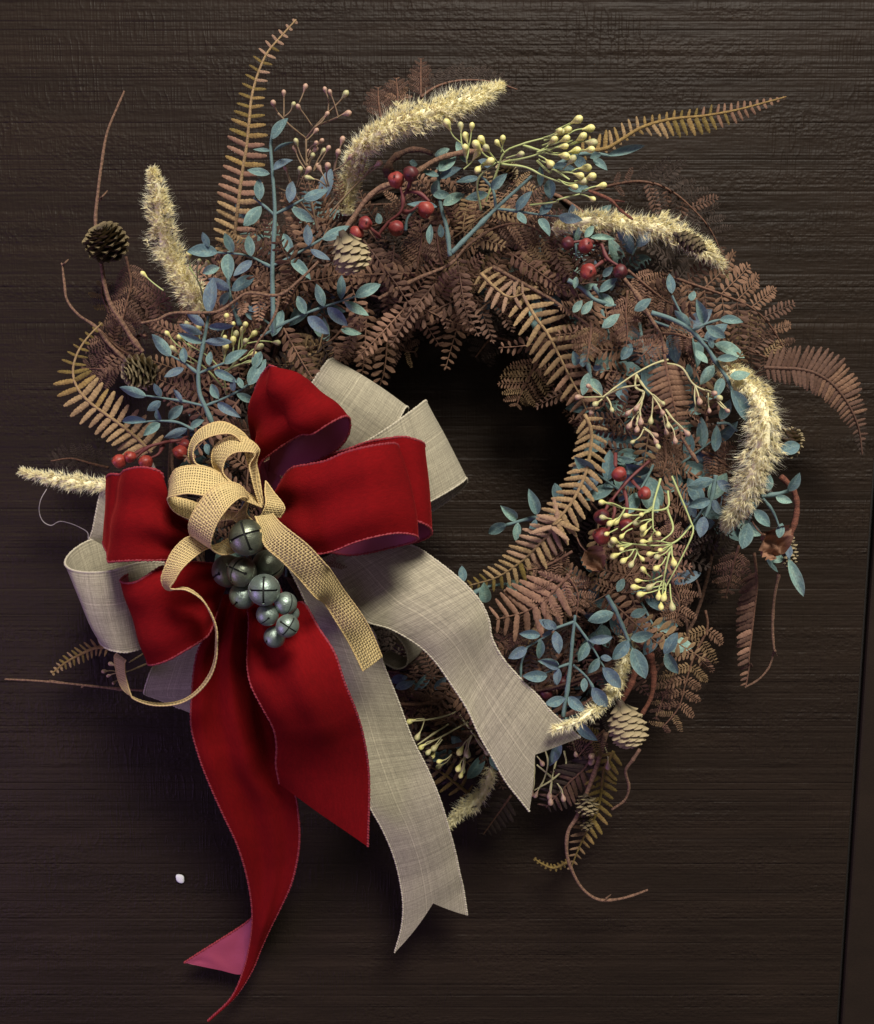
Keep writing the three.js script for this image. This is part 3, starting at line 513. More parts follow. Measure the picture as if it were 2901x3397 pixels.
leafSpray('forked leafy spray under the cream bud spray at the top', 0.112,
  ['B 1060,1130 1180,1010 1320,870 1430,770 1530,680', 'B 1320,870 1300,760 1215,660', 'B 1330,872 1440,885 1570,905 1690,916'],
  'B 1220,690,1085,720,50 1275,785,1140,815,60 1290,755,1380,670,60 1440,880,1525,770,60 1575,905,1655,820,55 1450,890,1490,950,50 1575,930,1635,1020,60 1685,915,1825,930,75 1640,815,1630,690,75 1580,740,1580,620,45 1300,620,1210,590,60', [0, 1, 3, 0]);
leafSpray('pale leafy sprig at the end of the cream bud spray, one leaf pointing right', 0.105,
  ['C 60,640 180,560 300,548 390,560'],
  'C 380,560,600,505,44 280,570,350,555,40 180,570,215,540,40 300,580,380,640,50 190,570,260,640,60 150,750,280,750,60 60,620,200,640,50 40,700,60,800,60', [2, 0, 2, 1]);
leafSpray('pale leaves around the three red berries at the upper right', 0.112,
  ['C 150,1290 240,1340 300,1400 430,1440', 'C 300,1320 350,1400', 'C 190,1000 200,1150'],
  'C 280,1040,430,1045,42 250,1040,300,975,45 200,1060,215,980,35 355,1270,415,1210,55 335,1360,440,1275,55 420,1440,330,1365,88 540,1470,635,1400,80 180,1480,235,1410,60 230,1490,295,1410,50 350,1570,450,1490,60 240,1340,330,1310,40 200,1270,190,1340,35', [2, 2, 0]);
leafSpray('long leafy spray running down the right side under the grass plume', 0.115,
  ['C 640,1480 760,1520 880,1590 960,1680 F 870,70 930,170 990,260 1010,315', 'C 880,1590 950,1550 1040,1522', 'C 860,1580 760,1380'],
  'C 1040,1522,1180,1530,60 945,1545,915,1410,60 960,1560,1070,1630,60 870,1555,780,1470,50 1000,1690,985,1630,45 870,1410,895,1345,42 760,1370,745,1255,55 F 930,145,1045,140,45 820,100,880,160,60 915,180,845,285,65 1000,240,1115,220,55 960,250,920,350,55 1005,310,1115,490,85', [2, 0, 0, 1]);
leafSpray('sparse leafy sprig in the middle of the right side among brown ferns', 0.095,
  ['F 225,80 240,160 260,250', 'F 1040,530 990,490 930,490'],
  'F 245,220,215,340,55 260,250,320,340,55 270,200,320,185,58 215,190,220,110,50 420,150,480,60,65 750,280,800,330,60 950,470,1000,360,75 920,640,925,500,65 780,250,770,170,60 180,180,170,110,60', [0, 2, 1]);
leafSpray('leafy sprig at the right edge around the lower end of the grass plume', 0.10,
  ['F 1165,875 1240,868 1310,850', 'F 1170,880 1230,960 1265,1045', 'F 1140,920 1110,980 1100,1025'],
  'F 1260,640,1380,600,85 1310,850,1375,760,55 1245,880,1330,910,58 1260,1100,1285,1020,50 1100,1020,1060,1155,80 1130,950,1215,1040,65 1205,850,1210,760,50', [0, 2, 0, 1]);
leafSpray('drooping leafy tip at the lower right edge beside a broken cone', 0.07,
  ['F 1265,1045 1300,1120 1315,1215'],
  'F 1310,1210,1385,1410,55 1195,1195,1265,1285,40 1310,1130,1310,1210,40 1230,1230,1285,1190,50', [3, 0, 2]);
leafSpray('bluish leafy sprig with paired leaves left of the grass plume end', 0.105,
  ['F 925,765 900,900 868,990'],
  'F 915,790,790,820,60 930,795,1015,860,60 895,900,780,930,60 905,900,970,980,55 862,985,840,1100,78', [3, 1, 3]);
leafSpray('small leafy sprig poking into the dark opening from the right', 0.085,
  ['E 1690,1070 1640,1080 1500,1102 1380,1135'],
  'E 1385,1130,1268,1185,65 1440,1105,1358,1028,60 1450,1120,1435,1230,50 1560,1075,1520,930,65 1555,1100,1515,1210,45 1700,1010,1670,895,70', [0, 2, 1]);
leafSpray('shaded leaves at the lower rim of the opening beside the linen tail', 0.075,
  ['E 1150,1560 1260,1500 1380,1480'],
  'E 1130,1470,1120,1375,65 1260,1590,1250,1480,75 1380,1480,1490,1500,65 1480,1400,1530,1360,70', [0, 2, 1]);
leafSpray('leaves beside the red berries on the right side of the opening', 0.085,
  ['F 580,640 500,720 420,800', 'F 330,1300 340,1230 330,1190'],
  'F 380,690,490,690,50 540,740,560,830,60 170,790,180,710,50 400,660,440,700,60 320,830,380,800,60 410,900,440,860,60 580,650,600,720,50 240,830,300,760,60', [0, 1, 2]);
leafSpray('straight leafy spray at the lower right above the large pine cone', 0.11,
  ['I 345,-40 400,60 455,190 485,260'],
  'I 380,55,245,95,70 460,200,375,305,80 470,190,590,165,75 480,240,545,400,85 470,70,560,40,60 650,275,720,170,60 400,-60,440,-130,50', [0, 0, 1]);
leafSpray('forked bluish leafy spray at the bottom right beside the linen tail', 0.115,
  ['I 110,605 130,480 150,320 160,200 175,65', 'I 170,100 60,140 0,172 H 1650,170 1500,262', 'I 170,100 250,210 330,345', 'I 165,330 240,400 280,470', 'I 150,322 70,350 0,385 H 1620,422', 'H 1500,262 1470,350 1465,440'],
  'I 75,140,0,90,65 75,155,90,270,60 245,200,380,185,50 240,210,195,315,60 310,290,375,300,45 300,295,245,380,60 320,345,425,455,75 225,400,220,475,60 265,450,350,560,75 85,345,0,310,45 85,350,80,440,60 140,500,220,580,60 115,510,20,540,60 H 1500,265,1395,325,70 1580,190,1460,180,55 1580,210,1575,335,55 1670,165,1680,300,60 1660,150,1570,100,60 1620,430,1480,430,70 1690,360,1570,340,50 1690,385,1670,480,60 1730,560,1610,590,55', [1, 0, 3, 1]);
leafSpray('dark leaves in the shade between the two linen tails', 0.05,
  ['H 1000,950 1080,820 1150,700', 'H 780,500 860,470 960,440'],
  'H 700,460,800,440,60 840,510,945,410,50 960,510,1030,430,50 730,500,850,450,60 1150,1030,1260,890,70 1290,890,1330,980,60 1060,780,1120,860,80 950,930,1030,840,80', [0, 3, 1]);
leafSpray('single blue leaf hanging below the notch of the right linen tail', 0.06,
  ['I 110,610 90,680 75,760'], 'I 90,720,40,880,62 60,790,55,860,30', [3, 1]);
leafSpray('dim indigo leaves on the upper rim of the opening', 0.05,
  ['B 1190,1310 1260,1400 1350,1480', 'B 1080,1380 1150,1410 1220,1450'],
  'B 1255,1400,1245,1530,75 1290,1440,1330,1410,60 1120,1390,1190,1340,60 1010,1490,1100,1440,60 1200,1320,1280,1360,50', [3, 3, 1]);

const berryGeo = (() => { const g = new THREE.SphereGeometry(1, 20, 14); const p = g.attributes.position; for (let i = 0; i < p.count; i++) { const v = V().fromBufferAttribute(p, i), k = 1 + 0.05 * Math.sin(v.x * 4 + v.y * 3) + 0.04 * Math.sin(v.z * 6); p.setXYZ(i, v.x * k, v.y * k * (v.y > 0.86 ? 0.94 : 1), v.z * k); } g.computeVertexNormals(); return g; })();
const calyxGeo = (() => { const gs = []; for (let i = 0; i < 5; i++) { const a = i * 1.2566, g = new THREE.ConeGeometry(0.09, 0.34, 4); g.translate(0, 0.15, 0); g.rotateZ(0.7); g.rotateY(a); g.translate(0, 0.96, 0); gs.push(g); } return mergeGeometries(gs); })();
function berries(label, z, list, stems, mats, group) {
  const L = rows(list), root = thing('berry_pick', label, 'berries', P(L[0][0], L[0][1], z), group);
  for (const s of stems) part('stem', tube(path(s, [z - 0.012, z - 0.002, z]), taper(0.0011, 0.0009), 22, 6, 4), M.berryStem, root);
  L.forEach(([x, y, r], i) => {
    const c = P(x, y, z + RR(-0.003, 0.006)), rr = r * MPX(x, y, z), b = placed('berry', berryGeo, mats[i % mats.length], root, c, V(RR(-0.8, 0.8), RR(-1, 0.6), RR(0.2, 1)), V(0.3, 0.2, 1), rr, rr, rr);
    const cal = shade(new THREE.Mesh(calyxGeo, M.calyx)); cal.name = 'calyx'; b.add(cal);
  });
  return root;
}
const BE = M.berry;
berries('cluster of six red berries on branching stems at the top', 0.118, 'B 735,700,48 820,665,45 908,875,48 735,985,45 553,955,40 500,1015,42',
  ['B 620,1040 690,950 760,890 775,830 760,745', 'B 770,800 800,775 870,780 930,830', 'B 770,890 820,885 865,850', 'B 690,950 720,970', 'B 640,1040 600,1000 565,970', 'B 780,790 810,740 820,690'], [BE[0], BE[2], BE[0], BE[1], BE[1], BE[0]]);
berries('four red berries on a forked stem below the upper right grass plume', 0.115, 'C 270,1240,48 255,1090,43 458,1238,42 150,1075,38',
  ['C 310,1070 345,1080 380,1160 445,1205', 'C 380,1165 340,1190 300,1220', 'C 345,1080 250,1060 170,1070'], [BE[0], BE[1], BE[2], BE[2]]);
berries('five red berries among the cream buds on the right side', 0.118, 'F 450,1035,40 410,760,40 545,862,36 318,988,43 315,1088,46',
  ['F 570,690 470,780 400,860 370,900', 'F 470,785 500,820 530,850', 'F 430,830 450,900 450,1000', 'F 370,890 385,960 350,1060', 'F 390,650 390,720', 'F 370,895 330,960'], [BE[1], BE[0], BE[0], BE[2], BE[1]]);
berries('three speckled red berries on the left above the left red loop', 0.085, 'D 700,1290,42 855,1295,42 765,1265,35 ',
  ['D 1000,1175 950,1185 870,1210 790,1280', 'D 960,1190 930,1250 870,1280', 'D 850,1215 750,1270'], [BE[3]]);
berries('pair of speckled red berries left of the upper jute loops', 0.08, 'D 1058,1240,42 1085,1195,32', ['D 1100,1150 1050,1170 1000,1175', 'D 1050,1170 1055,1220'], [BE[3], BE[1]]);
berries('dark red berries deep in the shade at the lower right', 0.05, 'I 330,-290,34 110,420,30 20,480,34 290,230,36', ['I 200,200 150,330 110,420'], [BE[2]]);

const budGeo = new THREE.LatheGeometry([[0.0, -1.5], [0.22, -1.45], [0.34, -1.0], [0.62, -0.55], [0.92, 0.0], [0.98, 0.4], [0.78, 0.85], [0.36, 1.1], [0.12, 1.16], [0, 1.22]].map((p) => new THREE.Vector2(...p)), 10);
function budSpray(label, z, stemMat, mats, stems, buds, r = 21, group) {
  // buds: x,y,hx,hy  = bud and the fork its own stalk grows from
  const L = rows(buds), root = thing('bud_spray', label, 'bud spray', P(L[0][2], L[0][3], z - 0.01), group), gs = [];
  for (const s of stems) gs.push(tube(path(s, [z - 0.02, z - 0.006, z]), taper(0.00075, 0.0005), 22, 6, 4));
  L.forEach(([x, y, hx, hy], i) => {
    const zb = z + RR(-0.004, 0.008), b = P(x, y, zb), h = P(hx, hy, z - 0.003), d = b.clone().sub(h), n = V(-d.y, d.x, 0).multiplyScalar(RR(-0.12, 0.12)), mid = h.clone().lerp(b, 0.5).add(n);
    gs.push(tube([h, mid, b], taper(0.00055, 0.00045), 10, 5));
    const ax = b.clone().sub(mid).normalize(), m = r * MPX(x, y, z) * RR(0.75, 1.15) / SCALE_B;
    placed('bud', budGeo, mats[i % mats.length], root, b, ax, V(0.2, 0.1, 1), m * 0.78, m, m * 0.78);
  });
  part('stem', mergeGeometries(gs), stemMat, root);
  return root;
}
const SCALE_B = 1.769, BU = M.bud;
budSpray('spray of small pinkish buds on thin brown stems at the upper left', 0.10, M.budStem.pink, [BU.pink, BU.pink, BU.pink, BU.green],
  ['B 270,1000 240,840 210,640 205,460', 'B 270,1000 380,860 550,680 655,605', 'B 300,900 400,760 370,640 400,540', 'B 250,930 130,770 90,650', 'B 205,460 260,390 335,310 430,215', 'B 205,460 120,390 40,310', 'B 260,390 390,335'],
  'B 15,255,40,310 75,195,75,335 200,160,165,250 130,262,80,330 162,275,240,385 318,175,335,300 347,190,395,335 435,200,335,305 327,318,260,390 447,312,390,335 263,415,210,470 148,480,205,620 262,487,210,560 295,475,215,570 260,525,212,600 305,535,250,640 335,518,250,650 140,520,200,640 220,540,212,620 243,562,215,640 418,470,375,640 393,545,370,650 465,570,365,650 570,525,535,660 518,585,505,690 632,605,550,680 88,635,130,740 170,645,150,745 218,645,160,745 280,628,330,740 332,625,340,740 222,690,330,745 20,735,130,770 480,580,550,670', 21);
budSpray('dense spray of cream buds on pale green stems at the top right', 0.128, M.budStem.cream, [BU.cream, BU.cream, BU.green, BU.cream, BU.cream],
  ['B 1230,880 1215,700 1320,600', 'B 1260,830 1330,640 1370,540 1480,490 1650,440 1769,368 C 180,365', 'B 1330,600 1360,610 1500,630 1600,680 1720,722 C 180,735', 'B 1360,600 1540,560 1769,470', 'B 1520,850 1680,830 C 90,820 220,785', 'B 1480,500 1600,535 C 0,520 60,540', 'B 1560,590 1640,660 C 60,640 160,700'],
  'C 205,350,80,410 275,400,120,460 110,425,10,470 145,410,40,450 232,450,140,500 65,468,0,500 135,462,30,500 290,483,160,500 125,505,20,530 280,525,160,560 195,530,80,545 135,562,60,545 172,585,120,640 42,605,-20,560 255,632,160,660 217,675,90,660 285,685,190,710 235,712,90,700 185,742,100,700 350,735,230,770 293,813,220,785 B 1035,375,1120,490 1112,390,1140,570 1178,390,1140,560 1143,450,1150,580 1237,470,1320,590 1208,500,1320,590 1265,518,1320,590 1140,520,1150,610 1205,555,1130,640 1330,487,1370,545 1360,465,1350,540 1463,552,1380,575 1280,597,1230,640 1215,640,1250,600 1690,415,1600,455 1740,410,1660,440 1660,465,1560,540 1720,505,1560,540 1640,605,1570,580 1720,560,1600,540', 27);
budSpray('large spray of cream buds on pale green stems hanging at the right', 0.13, M.budStem.cream, [BU.cream, BU.cream, BU.green, BU.cream, BU.cream],
  ['F 690,770 790,1010 805,1060 745,1200 650,1375', 'F 800,1030 690,1130 480,1132 390,1116', 'F 690,1130 655,1280 640,1400', 'F 630,785 590,940 590,1050', 'F 670,850 665,940 440,942 330,912', 'F 665,940 695,1060 630,1120', 'F 590,930 490,1010 420,1060'],
  'F 320,910,420,935 450,980,590,940 325,992,370,1000 365,1020,440,945 395,1010,440,945 345,1078,400,1050 530,975,570,960 505,1018,580,1000 540,1045,590,1000 540,1075,590,1030 425,1090,480,1050 385,1115,480,1132 370,1135,400,1120 410,1140,480,1132 425,1160,480,1132 385,1195,500,1160 435,1220,490,1160 475,1240,510,1160 540,1120,690,1130 575,1110,600,1060 615,1078,590,1050 575,1185,690,1140 615,1200,690,1140 630,1165,690,1135 540,1272,580,1310 512,1328,640,1300 495,1363,650,1350 575,1360,650,1330 527,1400,650,1365 620,1410,640,1330 648,1415,655,1340 632,1465,640,1390 692,1465,680,1345 530,1210,500,1160 610,1260,660,1200 700,1230,690,1140', 24);
budSpray('spray of pinkish cream buds on arching stems in the middle of the right side', 0.118, M.budStem.mixed, [BU.pink, BU.green, BU.pink],
  ['F 670,150 600,170 500,222 400,290 320,350', 'F 500,225 540,290 590,340 640,385', 'F 500,225 500,300 540,320', 'F 665,170 740,190 810,285 900,330 980,410', 'F 540,320 520,420 500,500', 'F 640,390 700,470 760,530', 'F 320,350 430,300 520,285'],
  'F 195,350,320,348 285,385,330,350 250,293,320,348 265,425,320,360 370,415,340,345 460,432,540,330 505,405,545,320 640,380,590,335 640,430,590,345 525,478,515,400 578,475,590,350 465,500,520,420 505,520,505,460 483,587,540,520 600,550,540,510 605,585,545,520 670,500,640,420 660,535,640,430 708,580,670,480 615,610,560,530 770,540,700,470 838,370,815,290 820,410,815,290 890,420,885,325 915,328,870,310 940,350,880,315 985,420,930,370', 21);
budSpray('spray of cream buds beside the left plume and behind the blue-green leaves', 0.10, M.budStem.cream, [BU.cream, BU.cream, BU.green],
  ['D 1330,900 1310,800 1250,700 1100,600', 'D 1310,800 1400,680 1430,600', 'D 1330,880 1200,740 1050,640', 'D 1210,420 1170,250 1110,150', 'D 1300,770 1420,720 1500,705'],
  'D 845,195,960,290 1110,80,1130,180 1170,120,1160,220 1215,130,1165,190 985,545,1100,650 1020,635,1140,720 1060,570,1130,640 1170,510,1200,640 1100,490,1180,620 1330,445,1300,560 1440,495,1420,620 1515,510,1430,640 1425,525,1400,640 1490,545,1430,650 1385,550,1370,680 1370,585,1350,690 1320,570,1320,690 1440,590,1410,670 1325,625,1310,720 1370,490,1360,600 1625,595,1450,600 1505,700,1420,720 1490,660,1410,700 1525,620,1440,690', 23);
budSpray('spray of cream buds in the gap between the two linen tails', 0.07, M.budStem.mixed, [BU.cream, BU.green],
  ['H 1120,580 1090,635 950,680 820,695', 'H 1095,640 1180,760 1265,870', 'H 1170,690 1010,780 885,845', 'H 1040,712 950,770 860,832', 'H 1180,770 1150,830 1120,990'],
  'H 818,695,900,680 860,785,900,690 885,845,960,805 925,875,1000,790 950,895,1005,800 960,850,1005,800 990,930,1060,890 985,960,1060,890 1110,870,1180,780 1155,885,1180,780 1100,970,1140,900 1125,980,1145,900 1115,1010,1140,930 1265,875,1200,790', 22);
budSpray('loose looping stems with pink buds under the right linen tail', 0.05, M.budStem.mixed, [BU.pink],
  ['H 1540,860 1545,1000 1530,1110', 'H 1600,840 1625,930 1600,1040 1560,1110', 'H 1720,870 1730,950 1660,1030 1545,1100', 'H 1560,950 1680,1060 1715,1140', 'H 1680,900 1650,1030 1640,1120'],
  'H 1530,1120,1545,1020 1555,1125,1600,1040 1635,1130,1650,1030 1640,1165,1640,1080 1715,1145,1680,1060 1590,940,1560,900 I 178,805,160,740 265,815,310,780 265,845,310,790 350,870,330,760', 20);
budSpray('few tiny tan buds under the left linen loop', 0.045, M.budStem.pink, [BU.pink],
  ['G 860,890 760,930 690,950', 'G 840,830 760,880'], 'G 615,932,700,940 640,957,710,950 655,890,720,910 672,998,720,960', 17);

// grass plumes: a core, spiky florets and fine bristles
function plume(label, str, z, rad, nF, nH, label2) {
  const pts = path(str, z), c = curveOf(pts), root = thing('grass_plume', label, 'grass plume', pts[0]), s = SH[str[0]][2], m = MPX(rows(str)[0][0], rows(str)[0][1], 0.09) / s;
  const R0 = (t) => zAt(rad, t) * m, core = [], fl = [], ha = [];
  core.push(tube(c, (t) => 0.0005 + R0(t) * 0.30 * (1 + 0.25 * Math.sin(t * 60) * Math.sin(t * 23)), 70, 8));
  const spike = (p, d, L, w, bend, arr) => {
    const a = V(d.y, -d.x, 0.3).normalize(), b = V().crossVectors(d, a), g0 = [], idx = [];
    const segs = bend ? 2 : 1; let q = p.clone(), dd = d.clone();
    for (let i = 0; i <= segs; i++) {
      const ww = w * (i === 0 ? 1 : i === segs ? 0.12 : 0.75);
      for (let j = 0; j < 3; j++) { const an = j * 2.0944; g0.push(q.x + (a.x * Math.cos(an) + b.x * Math.sin(an)) * ww, q.y + (a.y * Math.cos(an) + b.y * Math.sin(an)) * ww, q.z + (a.z * Math.cos(an) + b.z * Math.sin(an)) * ww); }
      if (i < segs) for (let j = 0; j < 3; j++) { const k = i * 3 + j, l = i * 3 + (j + 1) % 3; idx.push(k, l, k + 3, l, l + 3, k + 3); }
      q = q.clone().addScaledVector(dd, L / segs); if (bend) dd = dd.clone().add(bend).normalize();
    }
    const off = arr.pos.length / 3; arr.pos.push(...g0); for (const i of idx) arr.idx.push(i + off);
  };
  const F = { pos: [], idx: [] }, Hh = { pos: [], idx: [] };
  const lump = (t, a) => 0.5 + 0.95 * vnoise(t * 20 + 100, (a < 3.14 ? a : 6.283 - a) * 1.1 + 10, 1e6, 1e6);
  const frame = (t) => { const p = c.getPointAt(t), tg = c.getTangentAt(t).negate(), u = V(tg.y, -tg.x, 0).normalize(); return { p, tg, u, w: V().crossVectors(tg, u) }; };
  for (let k = 0; k < nF; k++) {                            // tufts: a few thick blades from one point
    const t = Math.pow(R(), 0.92) * 0.995, { p, tg, u, w } = frame(t), a = RR(0, 6.283), rdir = u.multiplyScalar(Math.cos(a)).addScaledVector(w, Math.sin(a)), rr = R0(t) * lump(t, a);
    const b = p.clone().addScaledVector(rdir, rr * RR(0.25, 0.8)), d = rdir.clone().multiplyScalar(0.7).addScaledVector(tg, RR(0.4, 1.0)).normalize(), n = 5;
    for (let i = 0; i < n; i++) spike(b, d.clone().add(V(RR(-.75, .75), RR(-.75, .75), RR(-.75, .75))).normalize(), RR(0.0025, 0.0055), RR(0.00035, 0.0006), null, F);
  }
  for (let k = 0; k < nH; k++) {
    const t = Math.pow(R(), 0.95), { p, tg, u, w } = frame(t), a = RR(0, 6.283), rdir = u.multiplyScalar(Math.cos(a)).addScaledVector(w, Math.sin(a)), rr = R0(t) * lump(t, a);
    const b = p.clone().addScaledVector(rdir, rr * 0.4), d = rdir.clone().addScaledVector(tg, RR(0.2, 0.9)).add(V(RR(-.4, .4), RR(-.4, .4), RR(-.4, .4))).normalize();
    spike(b, d, (R0(t) * 0.7 + 0.002) * RR(0.6, 1.5), 0.00009, V(RR(-.35, .35), RR(-.35, .35), RR(-.35, .35)), Hh);
  }
  part('stalk', mergeGeometries(core), M.plumeCore, root);
  const f = part('florets', geoFrom(F.pos, F.idx), M.plume, root); f.userData.kind = 'stuff';
  const h = part('bristles', geoFrom(Hh.pos, Hh.idx), M.hair, root); h.userData.kind = 'stuff';
  return root;
}
plume('upright cream grass plume at the upper left beside the pine cone', 'A 890,995 925,1080 930,1180 940,1300 980,1450 1040,1570 1110,1700 1190,1830', [0.12, 0.11, 0.09, 0.08], [14, 55, 74, 84, 94, 92, 84, 60], 744, 1310);
plume('large cream grass plume arching over the top of the wreath', 'B 1345,150 1250,210 1100,250 950,300 800,350 650,420 540,500 480,620 455,760 440,910', [0.09, 0.11, 0.12, 0.115, 0.09, 0.08], [18, 60, 78, 88, 88, 85, 82, 72, 60, 45], 1140, 1890);
plume('cream grass plume at the upper right, half hidden by a brown cone near its tip', 'C 1075,1270 1040,1200 970,1130 880,1060 760,1000 600,970 450,950 300,940 150,960 60,990', [0.06, 0.085, 0.10, 0.105, 0.09], [12, 40, 48, 62, 78, 78, 74, 68, 52, 30], 843, 1411);
plume('thick cream grass plume curving down the right edge of the wreath', 'F 975,1055 1020,960 1090,850 1140,720 1170,600 1185,480 1160,370 1090,280 1000,205 930,170', [0.09, 0.11, 0.12, 0.12, 0.105, 0.08], [16, 56, 74, 88, 98, 98, 88, 72, 50, 30], 1140, 1890);
plume('small cream grass plume pointing left beside the left red loop', 'D 120,1350 220,1375 350,1400 480,1420 640,1440 760,1460', [0.055, 0.06, 0.065], [12, 34, 46, 54, 54, 40], 347, 604);
plume('small cream grass plume at the bottom between the linen tails', 'H 1040,1310 1100,1230 1190,1170 1260,1080 1295,960', [0.045, 0.05, 0.045], [14, 42, 56, 46, 34], 257, 403);
plume('cream grass plume tip lying over the end of the right linen tail', 'I 50,680 150,645 250,590 330,520 400,430 430,330 470,200 520,90', [0.128, 0.125, 0.10, 0.075, 0.06], [12, 26, 32, 36, 40, 42, 44, 30], 396, 655);

// pine cones
const scaleGeo = (() => {
  const pos = [], idx = [], uv = [], col = [], nr = 6, nc = 4;
  for (const s of [1, -1]) {
    const b = pos.length / 3;
    for (let i = 0; i <= nr; i++) for (let j = 0; j <= nc; j++) {
      const t = i / nr, u = j / nc * 2 - 1, w = 0.5 * (0.3 + 0.7 * Math.sin(Math.PI * 0.5 * Math.min(1, t * 1.35))) * (t > 0.75 ? Math.sqrt(Math.max(0.02, 1 - ((t - 0.75) / 0.26) ** 2)) : 1);
      pos.push(u * w, t, 0.22 * t * t - 0.16 * (u * u) * w * 2 + s * 0.045 * (1 - 0.4 * t)); uv.push(u * 0.5 + 0.5, t);
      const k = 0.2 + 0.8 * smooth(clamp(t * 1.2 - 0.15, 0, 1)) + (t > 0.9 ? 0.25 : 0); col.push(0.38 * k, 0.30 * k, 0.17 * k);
      if (i < nr && j < nc) { const q = b + i * (nc + 1) + j; s > 0 ? idx.push(q, q + 1, q + nc + 1, q + 1, q + nc + 2, q + nc + 1) : idx.push(q, q + nc + 1, q + 1, q + 1, q + nc + 1, q + nc + 2); }
    }
  }
  return geoFrom(pos, idx, uv, col);
})();
function cone(label, str, z, axis, lenPx, widPx, n, mat, o = {}) {
  const [x, y] = rows(str)[0], s = SH[str[0]][2], m = MPX(x, y, z) / s, c = P(x, y, z), ax = V(...axis).normalize(), Lc = lenPx * m, W = widPx * m / 2, root = thing('pine_cone', label, 'pine cone', c);
  const u = V().crossVectors(ax, V(0.3, 0.2, 1)).normalize(), w = V().crossVectors(ax, u);
  const b0 = c.clone().addScaledVector(ax, -Lc / 2), core = [];
  for (let i = 0; i <= 8; i++) core.push(b0.clone().addScaledVector(ax, Lc * 0.95 * i / 8));
  part('core', tube(core, (t) => W * 0.42 * Math.sin(Math.PI * (0.12 + 0.82 * t)), 14, 10), M.coneCore, root);
  for (let i = 0; i < n; i++) {
    const t = (i + 0.5) / n, a = i * 2.39996, prof = Math.pow(Math.sin(Math.PI * clamp(0.17 + 0.78 * Math.pow(t, 0.9), 0, 1)), 0.75), el = lerp(o.e0 ?? 0.25, o.e1 ?? 1.25, t);
    const rd = u.clone().multiplyScalar(Math.cos(a)).addScaledVector(w, Math.sin(a)), p = b0.clone().addScaledVector(ax, Lc * (0.06 + 0.80 * t)).addScaledVector(rd, W * lerp(0.16, 0.6, clamp((el - 0.4) / 0.9, 0, 1)) * prof);
    const d = rd.clone().multiplyScalar(Math.cos(el)).addScaledVector(ax, Math.sin(el)), face = rd.clone().multiplyScalar(Math.sin(el)).addScaledVector(ax, -Math.cos(el)), L = W * prof * lerp(0.9, 0.82, clamp((el - 0.4) / 0.9, 0, 1)) * RR(0.92, 1.08);
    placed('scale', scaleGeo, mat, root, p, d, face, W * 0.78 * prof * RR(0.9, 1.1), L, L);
  }
  return root;
}
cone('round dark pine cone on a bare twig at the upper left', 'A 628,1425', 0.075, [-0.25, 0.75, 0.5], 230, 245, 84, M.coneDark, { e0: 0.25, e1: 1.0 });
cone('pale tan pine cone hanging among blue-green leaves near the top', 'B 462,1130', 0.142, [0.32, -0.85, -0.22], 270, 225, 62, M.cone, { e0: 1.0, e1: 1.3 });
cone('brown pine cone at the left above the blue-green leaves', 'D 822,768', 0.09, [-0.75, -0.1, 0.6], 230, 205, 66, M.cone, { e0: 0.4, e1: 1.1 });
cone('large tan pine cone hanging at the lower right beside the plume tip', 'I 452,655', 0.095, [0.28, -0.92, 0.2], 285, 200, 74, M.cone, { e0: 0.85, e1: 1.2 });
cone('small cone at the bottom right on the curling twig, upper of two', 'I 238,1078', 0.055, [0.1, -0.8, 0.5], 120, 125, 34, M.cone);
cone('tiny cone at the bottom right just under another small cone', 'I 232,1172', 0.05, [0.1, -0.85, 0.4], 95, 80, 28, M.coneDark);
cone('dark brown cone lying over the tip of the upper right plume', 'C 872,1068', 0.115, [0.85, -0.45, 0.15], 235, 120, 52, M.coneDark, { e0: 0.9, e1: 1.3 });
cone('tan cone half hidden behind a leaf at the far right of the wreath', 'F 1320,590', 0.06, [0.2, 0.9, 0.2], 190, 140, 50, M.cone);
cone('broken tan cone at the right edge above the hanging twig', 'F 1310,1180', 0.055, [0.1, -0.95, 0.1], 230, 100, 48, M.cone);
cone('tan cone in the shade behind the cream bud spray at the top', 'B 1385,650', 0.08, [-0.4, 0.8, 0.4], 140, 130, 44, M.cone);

// twigs
function twig(label, specs, z, mat = M.twig) {
  const first = path(specs[0][0], z)[0], root = thing('bare_twig', label, 'twig', first);
  specs.forEach(([s, r0, r1, zz], i) => part(i ? 'side_twig' : 'stem', tube(path(s, zz ?? z), taper(r0 * 0.68, r1 * 0.72), 44, 7, i ? 2 : 9), mat, root));
  return root;
}
twig('long bare twig rising past the dark pine cone at the upper left', [['D 840,650 770,560 720,480 650,370 615,250 600,150 A 575,1420 562,1300 580,1100 600,950 630,780 690,630 732,535', 0.0026, 0.0010], ['A 580,1180 605,1150 632,1120', 0.0011, 0.0007], ['A 597,955 612,945', 0.001, 0.0007]], [0.06, 0.07, 0.07, 0.06]);
twig('thin crooked twig bending upward at the left edge below the dark cone', [['D 745,705 640,600 560,500 460,430 395,345 380,250 370,160 372,140', 0.0019, 0.0011], ['D 370,140 385,125 402,108', 0.001, 0.0006], ['D 370,142 360,128', 0.001, 0.0006]], [0.05, 0.055, 0.05]);
twig('forked brown twig crossing the blue-green leaves at the left', [['D 830,480 930,460 1000,425 1200,420 1290,410 1380,350 1450,305 1640,315 1769,220 B 280,1180', 0.0013, 0.0013], ['D 1640,320 1620,420 1560,530 1510,600 1485,680', 0.0013, 0.001]], 0.128);
twig('straight pale twig pointing left under the left linen loop', [['G 900,1050 850,1045 700,1035 490,1013 250,990 30,978', 0.0015, 0.0010], ['G 490,1015 480,1028', 0.001, 0.0006], ['G 380,1000 290,984', 0.0009, 0.0005]], 0.04);
